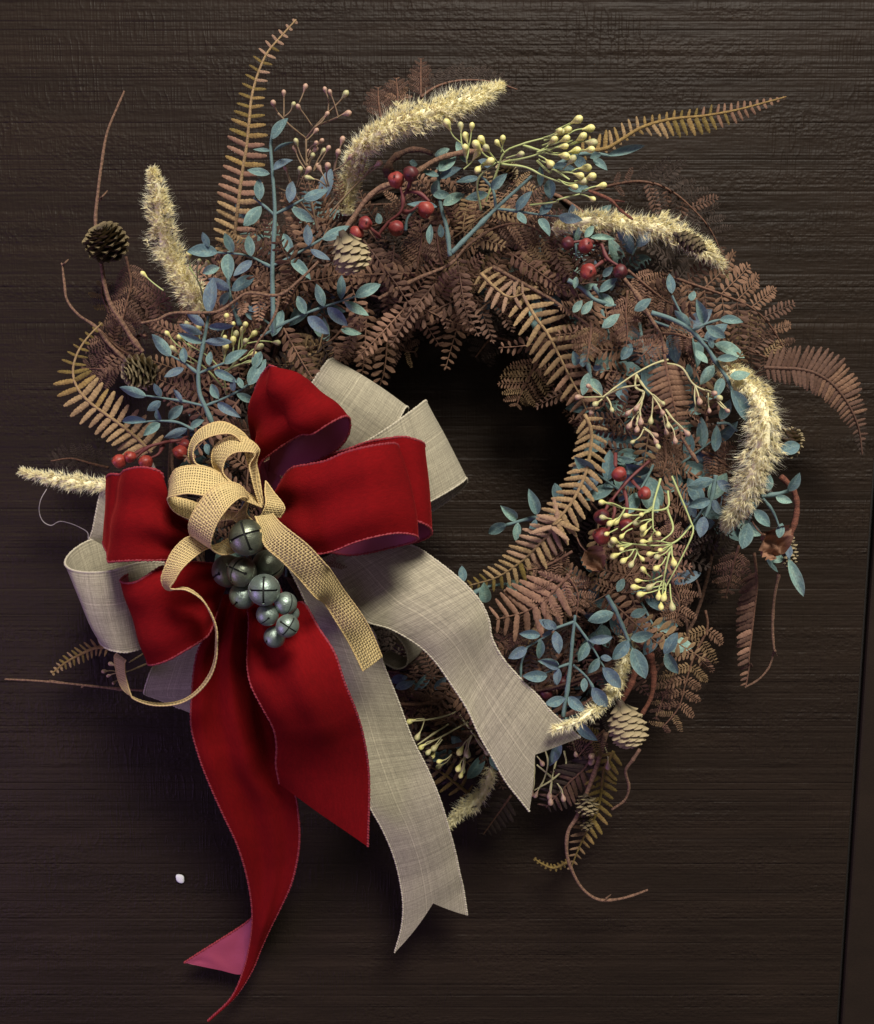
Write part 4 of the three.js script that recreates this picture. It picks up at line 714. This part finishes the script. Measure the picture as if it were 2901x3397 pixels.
twig('long curling twig hanging at the bottom right, end curved up', [['I 340,690 290,870 230,1030 180,1150 140,1210 130,1330 160,1430 220,1530 300,1582 400,1580 480,1560 562,1530', 0.0030, 0.0012], ['I 340,1575 365,1555', 0.001, 0.0006]], [0.05, 0.05, 0.04, 0.035]);
twig('kinked twig below the large tan cone', [['I 520,780 480,840 445,892 462,980 440,1050 370,1102', 0.0018, 0.0012], ['I 440,1050 445,1065', 0.001, 0.0006]], [0.06, 0.045]);
twig('thin twig hanging at the right edge with its end curved to the left', [['F 1262,1290 1240,1400 1230,1500 1228,1610 1240,1720 I 1240,240 1210,340 1150,410 1080,450', 0.0018, 0.0009], ['I 1240,255 1250,285', 0.0009, 0.0005]], [0.05, 0.04]);
twig('thick reddish twig bowing down the right edge', [['F 1270,770 1340,850 1357,940 1335,1050 1300,1110', 0.0030, 0.0026]], 0.06, M.twigRed);
twig('thick reddish vine hooking round the large tan cone', [['I 500,200 560,250 592,360 580,500 530,595', 0.0032, 0.0022], ['I 500,350 470,440 425,520', 0.0034, 0.003]], 0.075, M.twigRed);
twig('brown vine arching through the red berries at the top', [['B 430,1000 480,930 550,830 630,755 690,730 800,690 880,640 960,590 1090,548 1250,530', 0.0026, 0.0024]], [0.10, 0.105, 0.105], M.twig);
twig('dark hoop of vine behind the red berries', [['B 685,690 700,600 790,535 870,525 950,550', 0.0028, 0.0024]], 0.085, M.twigDark);
twig('long brown fern stalk crossing the top of the opening', [['B 630,1400 850,1285 1060,1190 1150,1090 1280,1000', 0.0019, 0.0013], ['B 1300,1210 1480,1310 1640,1400 1769,1490 C 150,1465 290,1570', 0.0020, 0.0014]], [0.085, 0.092]);
twig('reddish twig crossing the upper right grass plume', [['C 270,765 400,820 460,880 530,935', 0.0014, 0.0009], ['C 405,822 480,830', 0.0011, 0.0007]], [0.11, 0.13], M.twigRed);
twig('brown stalk running down through the ferns on the right side', [['C 480,1280 560,1385 640,1520 700,1620 720,1720', 0.0019, 0.0014], ['F 740,560 790,640 830,700', 0.0018, 0.0014]], 0.10);
twig('brown stalks hanging in the shade at the lower right', [['F 760,1230 830,1350 840,1420', 0.0014, 0.001], ['F 750,1450 770,1560 I 775,180 785,200', 0.0016, 0.0012]], 0.07, M.twigDark);

function dryLeaf(label, x, z, axis, L, w) {
  const [px, py] = rows(x)[0], p = P(px, py, z), root = thing('dry_leaf', label, 'dry leaf', p), pos = [], idx = [], uv = [], nr = 10, nc = 8;
  for (let i = 0; i <= nr; i++) for (let j = 0; j <= nc; j++) {
    const t = i / nr, u = j / nc * 2 - 1, hw = w * (0.12 + Math.sin(Math.PI * Math.pow(t, 0.8)) * 0.5) * (1 + 0.12 * Math.sin(i * 3 + j));
    pos.push(u * hw, t * L, w * (0.5 * u * u - 0.4 * t * t + 0.12 * Math.sin(j * 2 + i))); uv.push(j / nc, t);
    if (i < nr && j < nc) { const k = i * (nc + 1) + j; idx.push(k, k + 1, k + nc + 1, k + 1, k + nc + 2, k + nc + 1); }
  }
  placed('blade', geoFrom(pos, idx, uv), M.dryLeaf, root, p, V(...axis), V(0.1, 0.3, 1), 1, 1, 1);
  part('stalk', tube([p, p.clone().addScaledVector(V(...axis).normalize(), -0.006), p.clone().addScaledVector(V(...axis).normalize(), -0.012).add(V(0.002, 0, -0.003))], 0.0006, 8, 5), M.brownStem, root);
}
dryLeaf('curled dry brown leaf at the right edge above the hanging fern', 'F 1170,1080', 0.085, [0.55, -0.6, 0.1], 0.022, 0.026);
dryLeaf('curled dry tan leaf left of the hanging cream bud spray', 'F 230,1170', 0.10, [0.6, -0.7, 0.3], 0.018, 0.016);

// ------------------------------------------------------------------ ribbons
function stitchTube(pts, r, pitch) {
  const c = curveOf(pts), L = c.getLength(), seg = clamp(Math.round(L / (pitch / 6)), 12, 900), fr = c.computeFrenetFrames(seg, false), rad = 7, pos = [], idx = [];
  for (let i = 0; i <= seg; i++) {
    const t = i / seg, p = c.getPointAt(t), s = t * L / pitch * Math.PI * 2;
    for (let j = 0; j <= rad; j++) {
      const a = j / rad * Math.PI * 2, q = r * (1 + 0.2 * Math.sin(s + a) + 0.14 * Math.sin(s * 0.37 + 1));
      pos.push(p.x + (fr.normals[i].x * Math.cos(a) + fr.binormals[i].x * Math.sin(a)) * q, p.y + (fr.normals[i].y * Math.cos(a) + fr.binormals[i].y * Math.sin(a)) * q, p.z + (fr.normals[i].z * Math.cos(a) + fr.binormals[i].z * Math.sin(a)) * q);
      if (i < seg && j < rad) { const k = i * (rad + 1) + j; idx.push(k, k + rad + 1, k + 1, k + 1, k + rad + 1, k + rad + 2); }
    }
  }
  return geoFrom(pos, idx);
}
const KIND = {
  red: { front: M.velvet, back: M.satin, hem: M.redStitch, r: 0.0009, pitch: 0.0026, th: 0.0005 },
  linen: { front: M.linen, back: M.linen, hem: M.linenStitch, r: 0.0008, pitch: 0.0024, th: 0.0004 },
  jute: { front: M.jute, back: null, hem: M.juteEdge, r: 0.0005, pitch: 0.0014, th: 0 },
};
function ribbon(parent, name, kind, A, B, z, o = {}) {
  const K = KIND[kind], ra = rows(A), rb = rows(B), zb = o.zb ?? z;
  const pa = ra.map((p, i) => P(p[0], p[1], zAt(z, i / (ra.length - 1)))), pb = rb.map((p, i) => P(p[0], p[1], zAt(zb, i / (rb.length - 1))));
  const ca = curveOf(pa), cb = curveOf(pb), same = pa.length === pb.length, N = o.n ?? 90, W = o.m ?? 16;
  const at = (c, t) => same ? c.getPoint(t) : c.getPointAt(t), end = (v) => 1 - (o.notch ?? 0) * (1 - Math.abs(2 * v - 1));
  const grid = [], nrm = [], uvs = [];
  let sign = 0, len = 0, prevMid = null;
  for (let i = 0; i <= N; i++) {
    grid.push([]);
    for (let j = 0; j <= W; j++) {
      const v = j / W, t = i / N * end(v), a = at(ca, t), b = at(cb, t), p = a.clone().lerp(b, v);
      const t2 = Math.min(1, t + 0.01), t1 = Math.max(0, t2 - 0.02), tg = at(ca, t2).lerp(at(cb, t2), v).sub(at(ca, t1).lerp(at(cb, t1), v)), ac = b.clone().sub(a), n = V().crossVectors(tg, ac).normalize();
      const wid = ac.length(), e = 1 - (2 * v - 1) ** 2;
      let h = (o.bulge ? zAt(o.bulge, t) : 0) * e;
      if (o.pleat) h += zAt(o.pleat, t) * Math.sin(v * Math.PI * (o.pleats ?? 5) + (o.ph ?? 0.6)) * Math.sqrt(Math.max(0, e));
      h += 0.0007 * (vnoise(t * 7 + (o.s ?? 3), v * 2.4, 1e6, 1e6) - 0.5) * e * (kind === 'jute' ? 0.5 : 2.2);
      grid[i].push({ p, n, h, v, t, wid });
    }
  }
  const ref = Math.round((o.ref ?? 0.35) * N), q = grid[ref][W >> 1]; sign = q.n.dot(cP.clone().sub(q.p)) > 0 ? 1 : -1; if (o.flip) sign = -sign;
  const pts = grid.map((r) => r.map((g) => g.p.clone().addScaledVector(g.n, g.h * sign)));
  const uv = []; for (let i = 0; i <= N; i++) { const mid = pts[i][W >> 1]; if (prevMid) len += mid.distanceTo(prevMid); prevMid = mid;  }
  for (let i = 0; i <= N; i++) for (let j = 0; j <= W; j++) uv.push(j / W * (o.width ?? 0.09), grid[i][j].t * len);
  const sheet = (off, invert) => {
    const pos = [], idx = [];
    for (let i = 0; i <= N; i++) for (let j = 0; j <= W; j++) { const g = pts[i][j].clone().addScaledVector(grid[i][j].n, off * sign); pos.push(g.x, g.y, g.z); }
    for (let i = 0; i < N; i++) for (let j = 0; j < W; j++) { const k = i * (W + 1) + j; (sign > 0) !== invert ? idx.push(k, k + W + 1, k + 1, k + 1, k + W + 1, k + W + 2) : idx.push(k, k + 1, k + W + 1, k + 1, k + W + 2, k + W + 1); }
    return geoFrom(pos, idx, uv.slice());
  };
  const main = part(name, sheet(K.th, false), o.front ?? K.front, parent, o.label);
  if (K.back) part(kind === 'red' ? 'lining' : 'back_side', sheet(-K.th, true), o.back ?? K.back, main);
  const cut = o.hemTo ?? 1;
  for (const j of [0, W]) if (!(o.noHem ?? []).includes(j ? 'B' : 'A')) part('stitched_edge', stitchTube(pts.slice(0, Math.floor(N * cut) + 1).map((r) => r[j]).filter((p, i, a) => i % 2 === 0 || i === a.length - 1), K.r, K.pitch), K.hem, main);
  return main;
}

const linenBow = thing('linen_bow', 'beige linen ribbon bow behind the red one, loops both sides and two notched tails', 'bow', P(880, 1720, 0.09));
ribbon(linenBow, 'ribbon_loop', 'linen', 'E -40,760 E 80,560 170,420 232,318 295,222 338,168 362,160 372,190 330,330 200,600', 'E 200,1000 E 480,860 590,740 662,640 740,535 782,455 797,440 800,470 700,640 420,880', [0.06, 0.08, 0.095, 0.10, 0.10, 0.095, 0.09, 0.08, 0.065, 0.06], { bulge: [0.002, 0.006, 0.004, 0, 0] });
ribbon(linenBow, 'ribbon_loop', 'linen', 'E 150,860 E 500,680 680,570 790,492 860,440 898,410 910,408 905,430 760,560 500,740', 'E 250,1150 E 600,1120 800,1050 925,1000 1050,930 1125,880 1146,860 1140,900 950,1050 600,1160', [0.09, 0.10, 0.105, 0.10, 0.095, 0.085, 0.075, 0.065, 0.05, 0.05], { bulge: [0, 0.002, 0, 0] });
ribbon(linenBow, 'ribbon_loop', 'linen', 'G 1150,330 G 900,290 775,305 665,340 560,352 480,350 425,338 393,318 383,296 400,255 440,215 510,172 640,130 800,110', 'G 1200,560 G 1000,720 850,790 740,820 670,812 625,795 600,775 587,755 582,740 586,715 600,690 640,660 720,640 830,600', [0.085, 0.105, 0.115, 0.12, 0.12, 0.115, 0.11, 0.10, 0.09, 0.075, 0.065, 0.055, 0.05, 0.05], { bulge: [0.002, 0.004, 0.004, 0, 0, 0] });
ribbon(linenBow, 'ribbon_loop', 'linen', 'D 900,1300 D 760,1380 640,1440 595,1480 565,1600 545,1700 G 530,150 528,180', 'D 1000,1500 D 900,1560 800,1600 740,1640 720,1700 715,1740 G 700,200 700,240', [0.07, 0.065, 0.06, 0.055, 0.05], {});
ribbon(linenBow, 'ribbon_loop', 'linen', 'G 1000,800 G 920,880 890,925 868,985 850,1045 862,1070 930,1095 1060,1150', 'G 1300,700 G 1260,800 1240,880 1220,960 1200,1030 1190,1090 1195,1140 1230,1220', [0.07, 0.075, 0.075, 0.07, 0.065, 0.05, 0.045, 0.04], { noHem: ['B'] });
// tails
ribbon(linenBow, 'ribbon_tail', 'linen', 'H 40,-320 H 150,-120 240,80 330,320 400,560 450,780 510,1000 578,1190 650,1320 715,1470 755,1620 J 1383,740 1375,850 1342,972', 'E 350,1480 E 470,1660 H 590,150 660,360 740,560 830,800 920,980 990,1150 1045,1330 1085,1480 1110,1600 J 1675,650 1697,790', [0.09, 0.09, 0.09, 0.088, 0.085, 0.082, 0.08, 0.078, 0.07, 0.06, 0.055, 0.05, 0.045], { notch: 0.10, bulge: [0.002, 0.003, -0.002, 0.003, 0.004, 0.002], n: 120 });
ribbon(linenBow, 'ribbon_tail', 'linen', 'E 300,1330 E 400,1500 480,1620 H 560,108 700,152 870,252 965,345 1060,480 1150,620 1220,770 1300,910 1380,1050 1450,1140 1515,1222', 'E 640,1200 E 850,1265 950,1330 1080,1430 1180,1525 1240,1605 1280,1700 H 1295,200 1350,310 1450,430 1560,540 1650,645 1730,715 1815,790', [0.085, 0.10, 0.115, 0.12, 0.12, 0.118, 0.116, 0.116, 0.116, 0.114, 0.11], { notch: 0.12, bulge: [0.002, 0.005, 0.007, -0.003, 0.002, 0.001], n: 120 });
ribbon(linenBow, 'ribbon_curl', 'linen', 'H 520,90 H 600,118 700,162 770,230 800,300 793,365 740,385 680,360 620,320', 'H 600,10 H 700,60 800,130 870,200 890,260 870,300 820,330 760,310 700,280', [0.085, 0.08, 0.075, 0.07, 0.065, 0.06, 0.065, 0.07, 0.07], { zb: [0.06, 0.055, 0.05, 0.045, 0.045, 0.045, 0.045, 0.05, 0.05], noHem: ['B'] });

const redBow = thing('red_velvet_bow', 'big red velvet ribbon bow with stitched edges and two long hanging tails', 'bow', P(880, 1740, 0.12));
// loops: top, right front, right back, left upper, left lower
ribbon(redBow, 'ribbon_loop', 'red', 'D 1560,1500 D 1530,1310 1600,1240 1769,1135 E 240,600 330,545 400,508 442,497 462,520 455,600 400,680 300,740 180,790 80,850', 'D 1560,1420 D 1498,900 1530,800 1580,735 1590,733 1610,738 1640,760 1680,790 1700,830 1690,900 1650,960 1620,1050 1600,1200 1580,1350', [0.11, 0.145, 0.155, 0.165, 0.17, 0.17, 0.165, 0.158, 0.15, 0.142, 0.135, 0.13, 0.125, 0.12], { bulge: [0, 0.008, 0.010, 0.006, 0, -0.002, 0], pleat: [0.0036, 0.0030, 0.0018, 0.0006, 0.0000, 0.0000], pleats: 3, m: 22, ref: 0.3 });
ribbon(redBow, 'ribbon_loop', 'red', 'D 1530,1310 1545,1420 1590,1490 1650,1560', 'E 10,740 60,870 80,960 120,1010', [0.12, 0.115, 0.11, 0.11], { noHem: ['B'], front: M.satin });
ribbon(redBow, 'ribbon_loop', 'red', 'E 200,760 E 450,690 560,650 680,628 780,618 850,635 893,655 898,680 860,720 700,760', 'E 400,1180 E 600,1150 740,1105 830,1102 880,1120 920,1140 941,1168 935,1195 850,1235 600,1280', [0.12, 0.13, 0.135, 0.14, 0.14, 0.135, 0.125, 0.115, 0.10, 0.095], { bulge: [0, 0.003, 0.002, 0, 0] });
ribbon(redBow, 'ribbon_loop', 'red', 'E 10,1000 E 60,880 128,800 215,782 320,760 430,712 540,682 650,662 728,658 740,690 640,730 400,800 150,900', 'E 70,1090 E 110,1180 180,1265 270,1302 370,1285 480,1240 600,1205 740,1182 846,1196 850,1225 700,1268 450,1310 200,1250', [0.13, 0.15, 0.165, 0.17, 0.175, 0.178, 0.178, 0.172, 0.16, 0.145, 0.13, 0.12, 0.115], { bulge: [0.002, 0.004, 0.006, 0.006, 0.003, 0, 0], pleat: [0.0048, 0.0036, 0.0018, 0.0006, 0.0000, 0.0000], pleats: 3, ph: 0.3, m: 22 });
ribbon(redBow, 'ribbon_loop', 'red', 'D 1200,1690 D 1090,1640 1010,1560 965,1480 948,1362 890,1335 820,1328 760,1338 732,1348 705,1370 660,1368 633,1380 640,1400 760,1420 950,1480', 'G 1230,60 G 1110,200 1030,268 960,277 880,280 800,280 720,284 670,288 640,290 632,240 622,215 612,190 620,170 760,200 1000,150', [0.12, 0.14, 0.155, 0.165, 0.17, 0.172, 0.17, 0.165, 0.16, 0.145, 0.14, 0.125, 0.11, 0.10, 0.10], { bulge: [0.002, 0.005, 0.004, 0.003, 0.001, 0, 0, 0], pleat: [0.0048, 0.0036, 0.0012, 0.0006, 0.0000, 0.0000], pleats: 4, m: 22, n: 120 });
ribbon(redBow, 'ribbon_loop', 'red', 'G 1250,300 G 1100,290 1000,305 930,328 870,368 800,408 745,415 714,405 712,395 740,370 810,335 950,300 1100,280', 'G 1300,500 G 1270,600 1225,715 1170,760 1090,808 1000,860 925,888 882,894 868,880 880,850 960,800 1080,700 1200,560', [0.125, 0.14, 0.15, 0.157, 0.16, 0.158, 0.152, 0.145, 0.135, 0.12, 0.11, 0.10, 0.10], { bulge: [0.001, 0.006, 0.004, 0.003, 0, 0, 0], pleat: [0.0048, 0.0042, 0.0018, 0.0006, 0.0000, 0.0000], pleats: 3, m: 22 });
// tails
ribbon(redBow, 'ribbon_tail', 'red', 'G 1310,480 G 1235,680 1165,810 1140,930 1130,1050 1125,1250 1170,1430 1235,1600 1310,1769 J 570,440 617,590 643,740 645,840 632,940 606,1050 545,1190 428,1306', 'G 1470,470 G 1480,700 1500,900 1540,1080 1600,1250 1640,1400 1660,1520 J 855,200 872,310 876,420 865,520 835,640 785,750 735,850 690,950 645,1060 560,1190 440,1300', [0.10, 0.105, 0.11, 0.114, 0.115, 0.112, 0.10, 0.085, 0.066, 0.05, 0.04, 0.03, 0.025, 0.02], { zb: [0.10, 0.10, 0.10, 0.098, 0.094, 0.088, 0.08, 0.07, 0.06, 0.048, 0.04, 0.03, 0.025, 0.02], bulge: [0.002, 0.004, 0.003, -0.004, -0.003, 0.004, 0.002, 0.001], pleat: [0.0054, 0.0048, 0.0024, 0.0012, 0.0000, 0.0000], pleats: 4, n: 130, m: 20, label: 'red velvet tail twisting to a point at its lower end' });
ribbon(redBow, 'tail_fold', 'red', 'J 648,800 600,838 480,915 400,965 312,1022', 'J 640,930 615,1020 595,1076 480,1056 330,1025', [0.028, 0.024, 0.022, 0.022, 0.022], { front: M.satin, back: M.velvet, noHem: ['B'], ref: 0.5, label: 'pink satin underside showing at the turned tail end' });
ribbon(redBow, 'ribbon_tail', 'red', 'G 1440,470 G 1462,620 1458,780 1455,900 1475,1010 1540,1140 1605,1260 1626,1370 1622,1480 1642,1588', 'E 20,1440 E 110,1600 H 185,0 280,150 370,290 430,465 495,625 543,790 574,1010 568,1428', [0.115, 0.122, 0.13, 0.142, 0.15, 0.149, 0.14, 0.126, 0.112, 0.098], { bulge: [0.002, 0.009, 0.010, 0.009, 0.006, 0.003, 0.001], pleat: [0.0054, 0.0048, 0.0024, 0.0012, 0.0006, 0.0000], pleats: 4, n: 110, m: 22, label: 'red velvet tail with a slanting cut end' });

const juteBow = thing('jute_bow', 'small golden jute ribbon bow with open loops above the bells', 'bow', P(870, 1660, 0.17));
const jl = (A, B, z, o) => ribbon(juteBow, 'ribbon_loop', 'jute', A, B, z, { width: 0.021, m: 8, n: 90, ...o });
jl('L 855,850 700,740 560,650 470,600 330,560 293,500 305,390 380,285 540,228 680,290 760,380 820,600 860,840', 'L 850,872 690,762 545,664 440,580 345,545 325,470 345,410 400,365 500,328 620,322 690,380 760,600 835,842', [0.165, 0.165, 0.16, 0.155, 0.15, 0.15, 0.15, 0.15, 0.15, 0.15, 0.15, 0.155, 0.16], { zb: [0.175, 0.18, 0.178, 0.172, 0.168, 0.168, 0.168, 0.168, 0.168, 0.168, 0.168, 0.165, 0.165] });
jl('L 860,870 825,760 805,640 812,520 830,440 760,368 650,333 560,358 490,420 468,490 480,570 560,650 850,862', 'L 832,860 800,760 770,640 757,560 800,472 712,455 640,465 582,505 557,560 552,610 590,670 660,740 840,882', [0.168, 0.165, 0.162, 0.16, 0.16, 0.16, 0.16, 0.16, 0.16, 0.16, 0.16, 0.165, 0.17], { zb: [0.178, 0.18, 0.18, 0.178, 0.18, 0.182, 0.182, 0.182, 0.182, 0.182, 0.182, 0.182, 0.18] });
jl('L 860,850 700,760 560,640 440,578 320,562 200,588 156,650 140,720 160,790 300,830 450,880 700,920', 'L 850,880 720,830 560,775 430,790 285,775 195,790 146,802 133,832 180,910 300,970 450,990 700,960', [0.17, 0.178, 0.18, 0.18, 0.18, 0.18, 0.175, 0.165, 0.155, 0.15, 0.15, 0.16], { zb: [0.18, 0.19, 0.195, 0.198, 0.198, 0.195, 0.188, 0.178, 0.172, 0.168, 0.165, 0.168] });
jl('L 800,1000 735,930 742,870 748,800 690,718 600,690 480,730 370,850 305,970 293,1050 330,1120 450,1180 540,1150 660,1080', 'L 760,1020 640,980 690,900 738,815 690,805 625,850 562,920 510,1000 475,1090 460,1180 505,1228 560,1243 650,1222 760,1130', [0.175, 0.178, 0.18, 0.185, 0.19, 0.195, 0.20, 0.20, 0.198, 0.192, 0.182, 0.172, 0.168, 0.168], { zb: [0.175, 0.17, 0.175, 0.19, 0.20, 0.206, 0.21, 0.21, 0.208, 0.202, 0.192, 0.182, 0.176, 0.172] });
jl('L 830,980 880,860 875,760 880,680', 'L 990,960 1024,888 940,765 884,685', [0.175, 0.178, 0.17, 0.16], { n: 40 });
ribbon(juteBow, 'ribbon_tail', 'jute', 'L 800,950 840,1060 872,1170 1000,1290 1130,1420 1260,1570 H 310,0 400,140 470,260 540,402', 'L 930,930 990,1000 1050,1050 1200,1170 1340,1320 E 350,1400 430,1520 525,1650 H 590,170 652,318', [0.18, 0.188, 0.19, 0.185, 0.175, 0.165, 0.15, 0.14, 0.13, 0.125], { width: 0.021, m: 8, bulge: [0, 0.001, 0.002, 0.001] });
ribbon(juteBow, 'ribbon_tail', 'jute', 'L 420,1150 300,1105 180,1200 110,1340 84,1440 130,1512 270,1496 380,1565 452,1680 496,1800 500,1900 G 1268,760 1262,850 1228,950 1150,1050 1050,1108 900,1118 780,1082 712,1022 682,925 674,840 688,825', 'L 520,1180 435,1195 320,1272 232,1360 182,1445 152,1500 275,1514 390,1584 462,1690 505,1805 510,1905 G 1276,760 1272,855 1240,960 1158,1062 1052,1122 900,1132 790,1096 768,1065 738,950 735,880 742,865', [0.178, 0.185, 0.188, 0.188, 0.185, 0.18, 0.18, 0.176, 0.172, 0.168, 0.164, 0.16, 0.155, 0.148, 0.138, 0.125, 0.11, 0.098, 0.088, 0.082, 0.08, 0.08], { zb: [0.178, 0.185, 0.19, 0.195, 0.195, 0.19, 0.196, 0.194, 0.19, 0.186, 0.182, 0.178, 0.174, 0.169, 0.162, 0.152, 0.139, 0.124, 0.11, 0.098, 0.092, 0.09, 0.09], width: 0.021, m: 8, n: 150, label: 'long jute tail curling back up in a ring' });

// ------------------------------------------------------------------ jingle bells
const bellShell = (cross) => {
  const ev = new Evaluator(); ev.attributes = ['position', 'normal', 'uv'];
  const br = (g) => { const b = new Brush(g); b.updateMatrixWorld(); return b; };
  let s = ev.evaluate(br(new THREE.SphereGeometry(1, 44, 30)), br(new THREE.SphereGeometry(0.93, 36, 24)), SUBTRACTION);
  const w = 0.125, cutY = new THREE.BoxGeometry(w, 1.62, 1.4); cutY.translate(0, 0, 1.05 + 0.16);
  const cutX = cutY.clone(); cutX.rotateZ(Math.PI / 2);
  const hole = (a) => { const g = new THREE.CylinderGeometry(0.115, 0.115, 0.5, 14); g.translate(0, 1, 0); g.rotateX(Math.PI / 2 - 0.98); g.rotateZ(a); return g; };
  for (const g of cross ? [cutY, cutX, hole(0), hole(Math.PI), hole(Math.PI / 2), hole(-Math.PI / 2)] : [cutY, hole(0), hole(Math.PI)]) s = ev.evaluate(s, br(g), SUBTRACTION);
  const rim = new THREE.TorusGeometry(0.995, 0.022, 6, 48);
  const a = s.geometry.index ? s.geometry.toNonIndexed() : s.geometry.clone(); for (const k of Object.keys(a.attributes)) if (!['position', 'normal', 'uv'].includes(k)) a.deleteAttribute(k);
  return mergeGeometries([a, rim.toNonIndexed()]);
};
const bellGeo = [bellShell(true), bellShell(false)], ballGeo = new THREE.SphereGeometry(0.9, 24, 16);
const bells = thing('jingle_bell_cluster', 'bunch of round blue-grey metal jingle bells hanging from the jute bow', 'bells', P(880, 1800, 0.15));
const setBell = (x, y, r, z, blue, cross, pole, up) => {
  const px = x / 2.3017 + 500, py = y / 2.3017 + 1300, c = P(px, py, z), rr = r / 2.3017 * MPX(px, py, z);
  const b = placed('bell', bellGeo[cross ? 0 : 1], blue ? M.bellBlue : M.bell, bells, c, up.clone().addScaledVector(pole, -up.dot(pole)), pole, rr, rr, rr * 0.97);
  const d = shade(new THREE.Mesh(ballGeo, M.bellDark)); d.name = 'inner_shell'; b.add(d);
};
// crossed slots: x, y, radius, height, tone, where the crossing sits (across, up), turn
for (const [x, y, r, z, bl, dx, dy, tw] of [[738, 1112, 140, 0.185, 0, 0.05, 0.35, -0.32], [697, 1375, 115, 0.175, 0, -0.45, 0.42, 0.25], [868, 1512, 120, 0.182, 1, 0.12, 0.18, 0.03], [1047, 1787, 88, 0.182, 1, 0.28, 0.1, 0.65]])
  setBell(x, y, r, z, bl, true, V(dx, dy, Math.sqrt(1 - dx * dx - dy * dy)), V(Math.sin(tw), Math.cos(tw), 0));
// single slots: x, y, radius, height, tone, keyhole end (across, up), the way the slot runs from it
for (const [x, y, r, z, bl, kx, ky, sx, sy] of [[592, 1368, 126, 0.155, 0, -0.37, 0.02, -0.9, -0.45], [897, 1328, 126, 0.158, 0, 0.1, -0.49, 1, 0.15], [705, 1555, 105, 0.168, 1, -0.3, -0.33, -0.68, -0.72], [1032, 1616, 88, 0.172, 1, 0.25, -0.68, 0.4, 0.9], [893, 1702, 87, 0.175, 1, 0.25, -0.1, -0.7, -0.65], [948, 1872, 84, 0.17, 1, -0.6, -0.15, -0.6, -0.6], [1078, 1690, 60, 0.165, 1, 0.3, 0.3, 0.5, 0.5]]) {
  const k = V(kx, ky, Math.sqrt(1 - kx * kx - ky * ky)), s = V(sx, sy, 0); s.addScaledVector(k, -s.dot(k)).normalize();
  setBell(x, y, r, z, bl, false, k.clone().multiplyScalar(Math.cos(0.98)).addScaledVector(s, Math.sin(0.98)), k);
}
part('wire', tube([P(800, 1690, 0.17), P(812, 1660, 0.172), P(826, 1700, 0.175), P(822, 1740, 0.172)], 0.0007, 16, 6), M.leafStem, bells);
part('cord', tube([P(820, 1760, 0.168), P(850, 1880, 0.15), P(890, 1980, 0.145), P(930, 2080, 0.142)], 0.0012, 20, 6), M.bellDark, bells);

// ------------------------------------------------------------------ small things on the panel
{
  const p = P(597, 2914, 0.0015), g = new THREE.IcosahedronGeometry(1, 3), q = g.attributes.position;
  for (let i = 0; i < q.count; i++) { const v = V().fromBufferAttribute(q, i), k = 1 + 0.16 * Math.sin(v.x * 2.3 + 1) + 0.14 * Math.cos(v.y * 3 + v.x * 2); q.setXYZ(i, v.x * 0.0046 * k, v.y * 0.0038 * k, v.z * 0.0016); }
  g.computeVertexNormals(); g.rotateZ(-0.4);
  const o = shade(new THREE.Mesh(g, std({ color: rgb(0.8, 0.8, 0.82), roughness: 0.9 }))); o.name = 'paint_chip'; o.position.copy(p); o.userData = { label: 'small white fleck stuck on the dark panel left of the red tail', category: 'fleck' }; scene.add(o);
  const t = thing('thread', 'pale thin thread hanging in a loose curl under the small left plume', 'thread', P(150, 1625, 0.03));
  part('strand', tube(path('D 275,1455 240,1520 232,1590 255,1645 300,1668 350,1645 410,1655 470,1680 515,1710 520,1750', 0.03), 0.00035, 60, 5), std({ color: rgb(0.5, 0.45, 0.42), roughness: 0.6 }), t);
}
renderer.render(scene, camera);
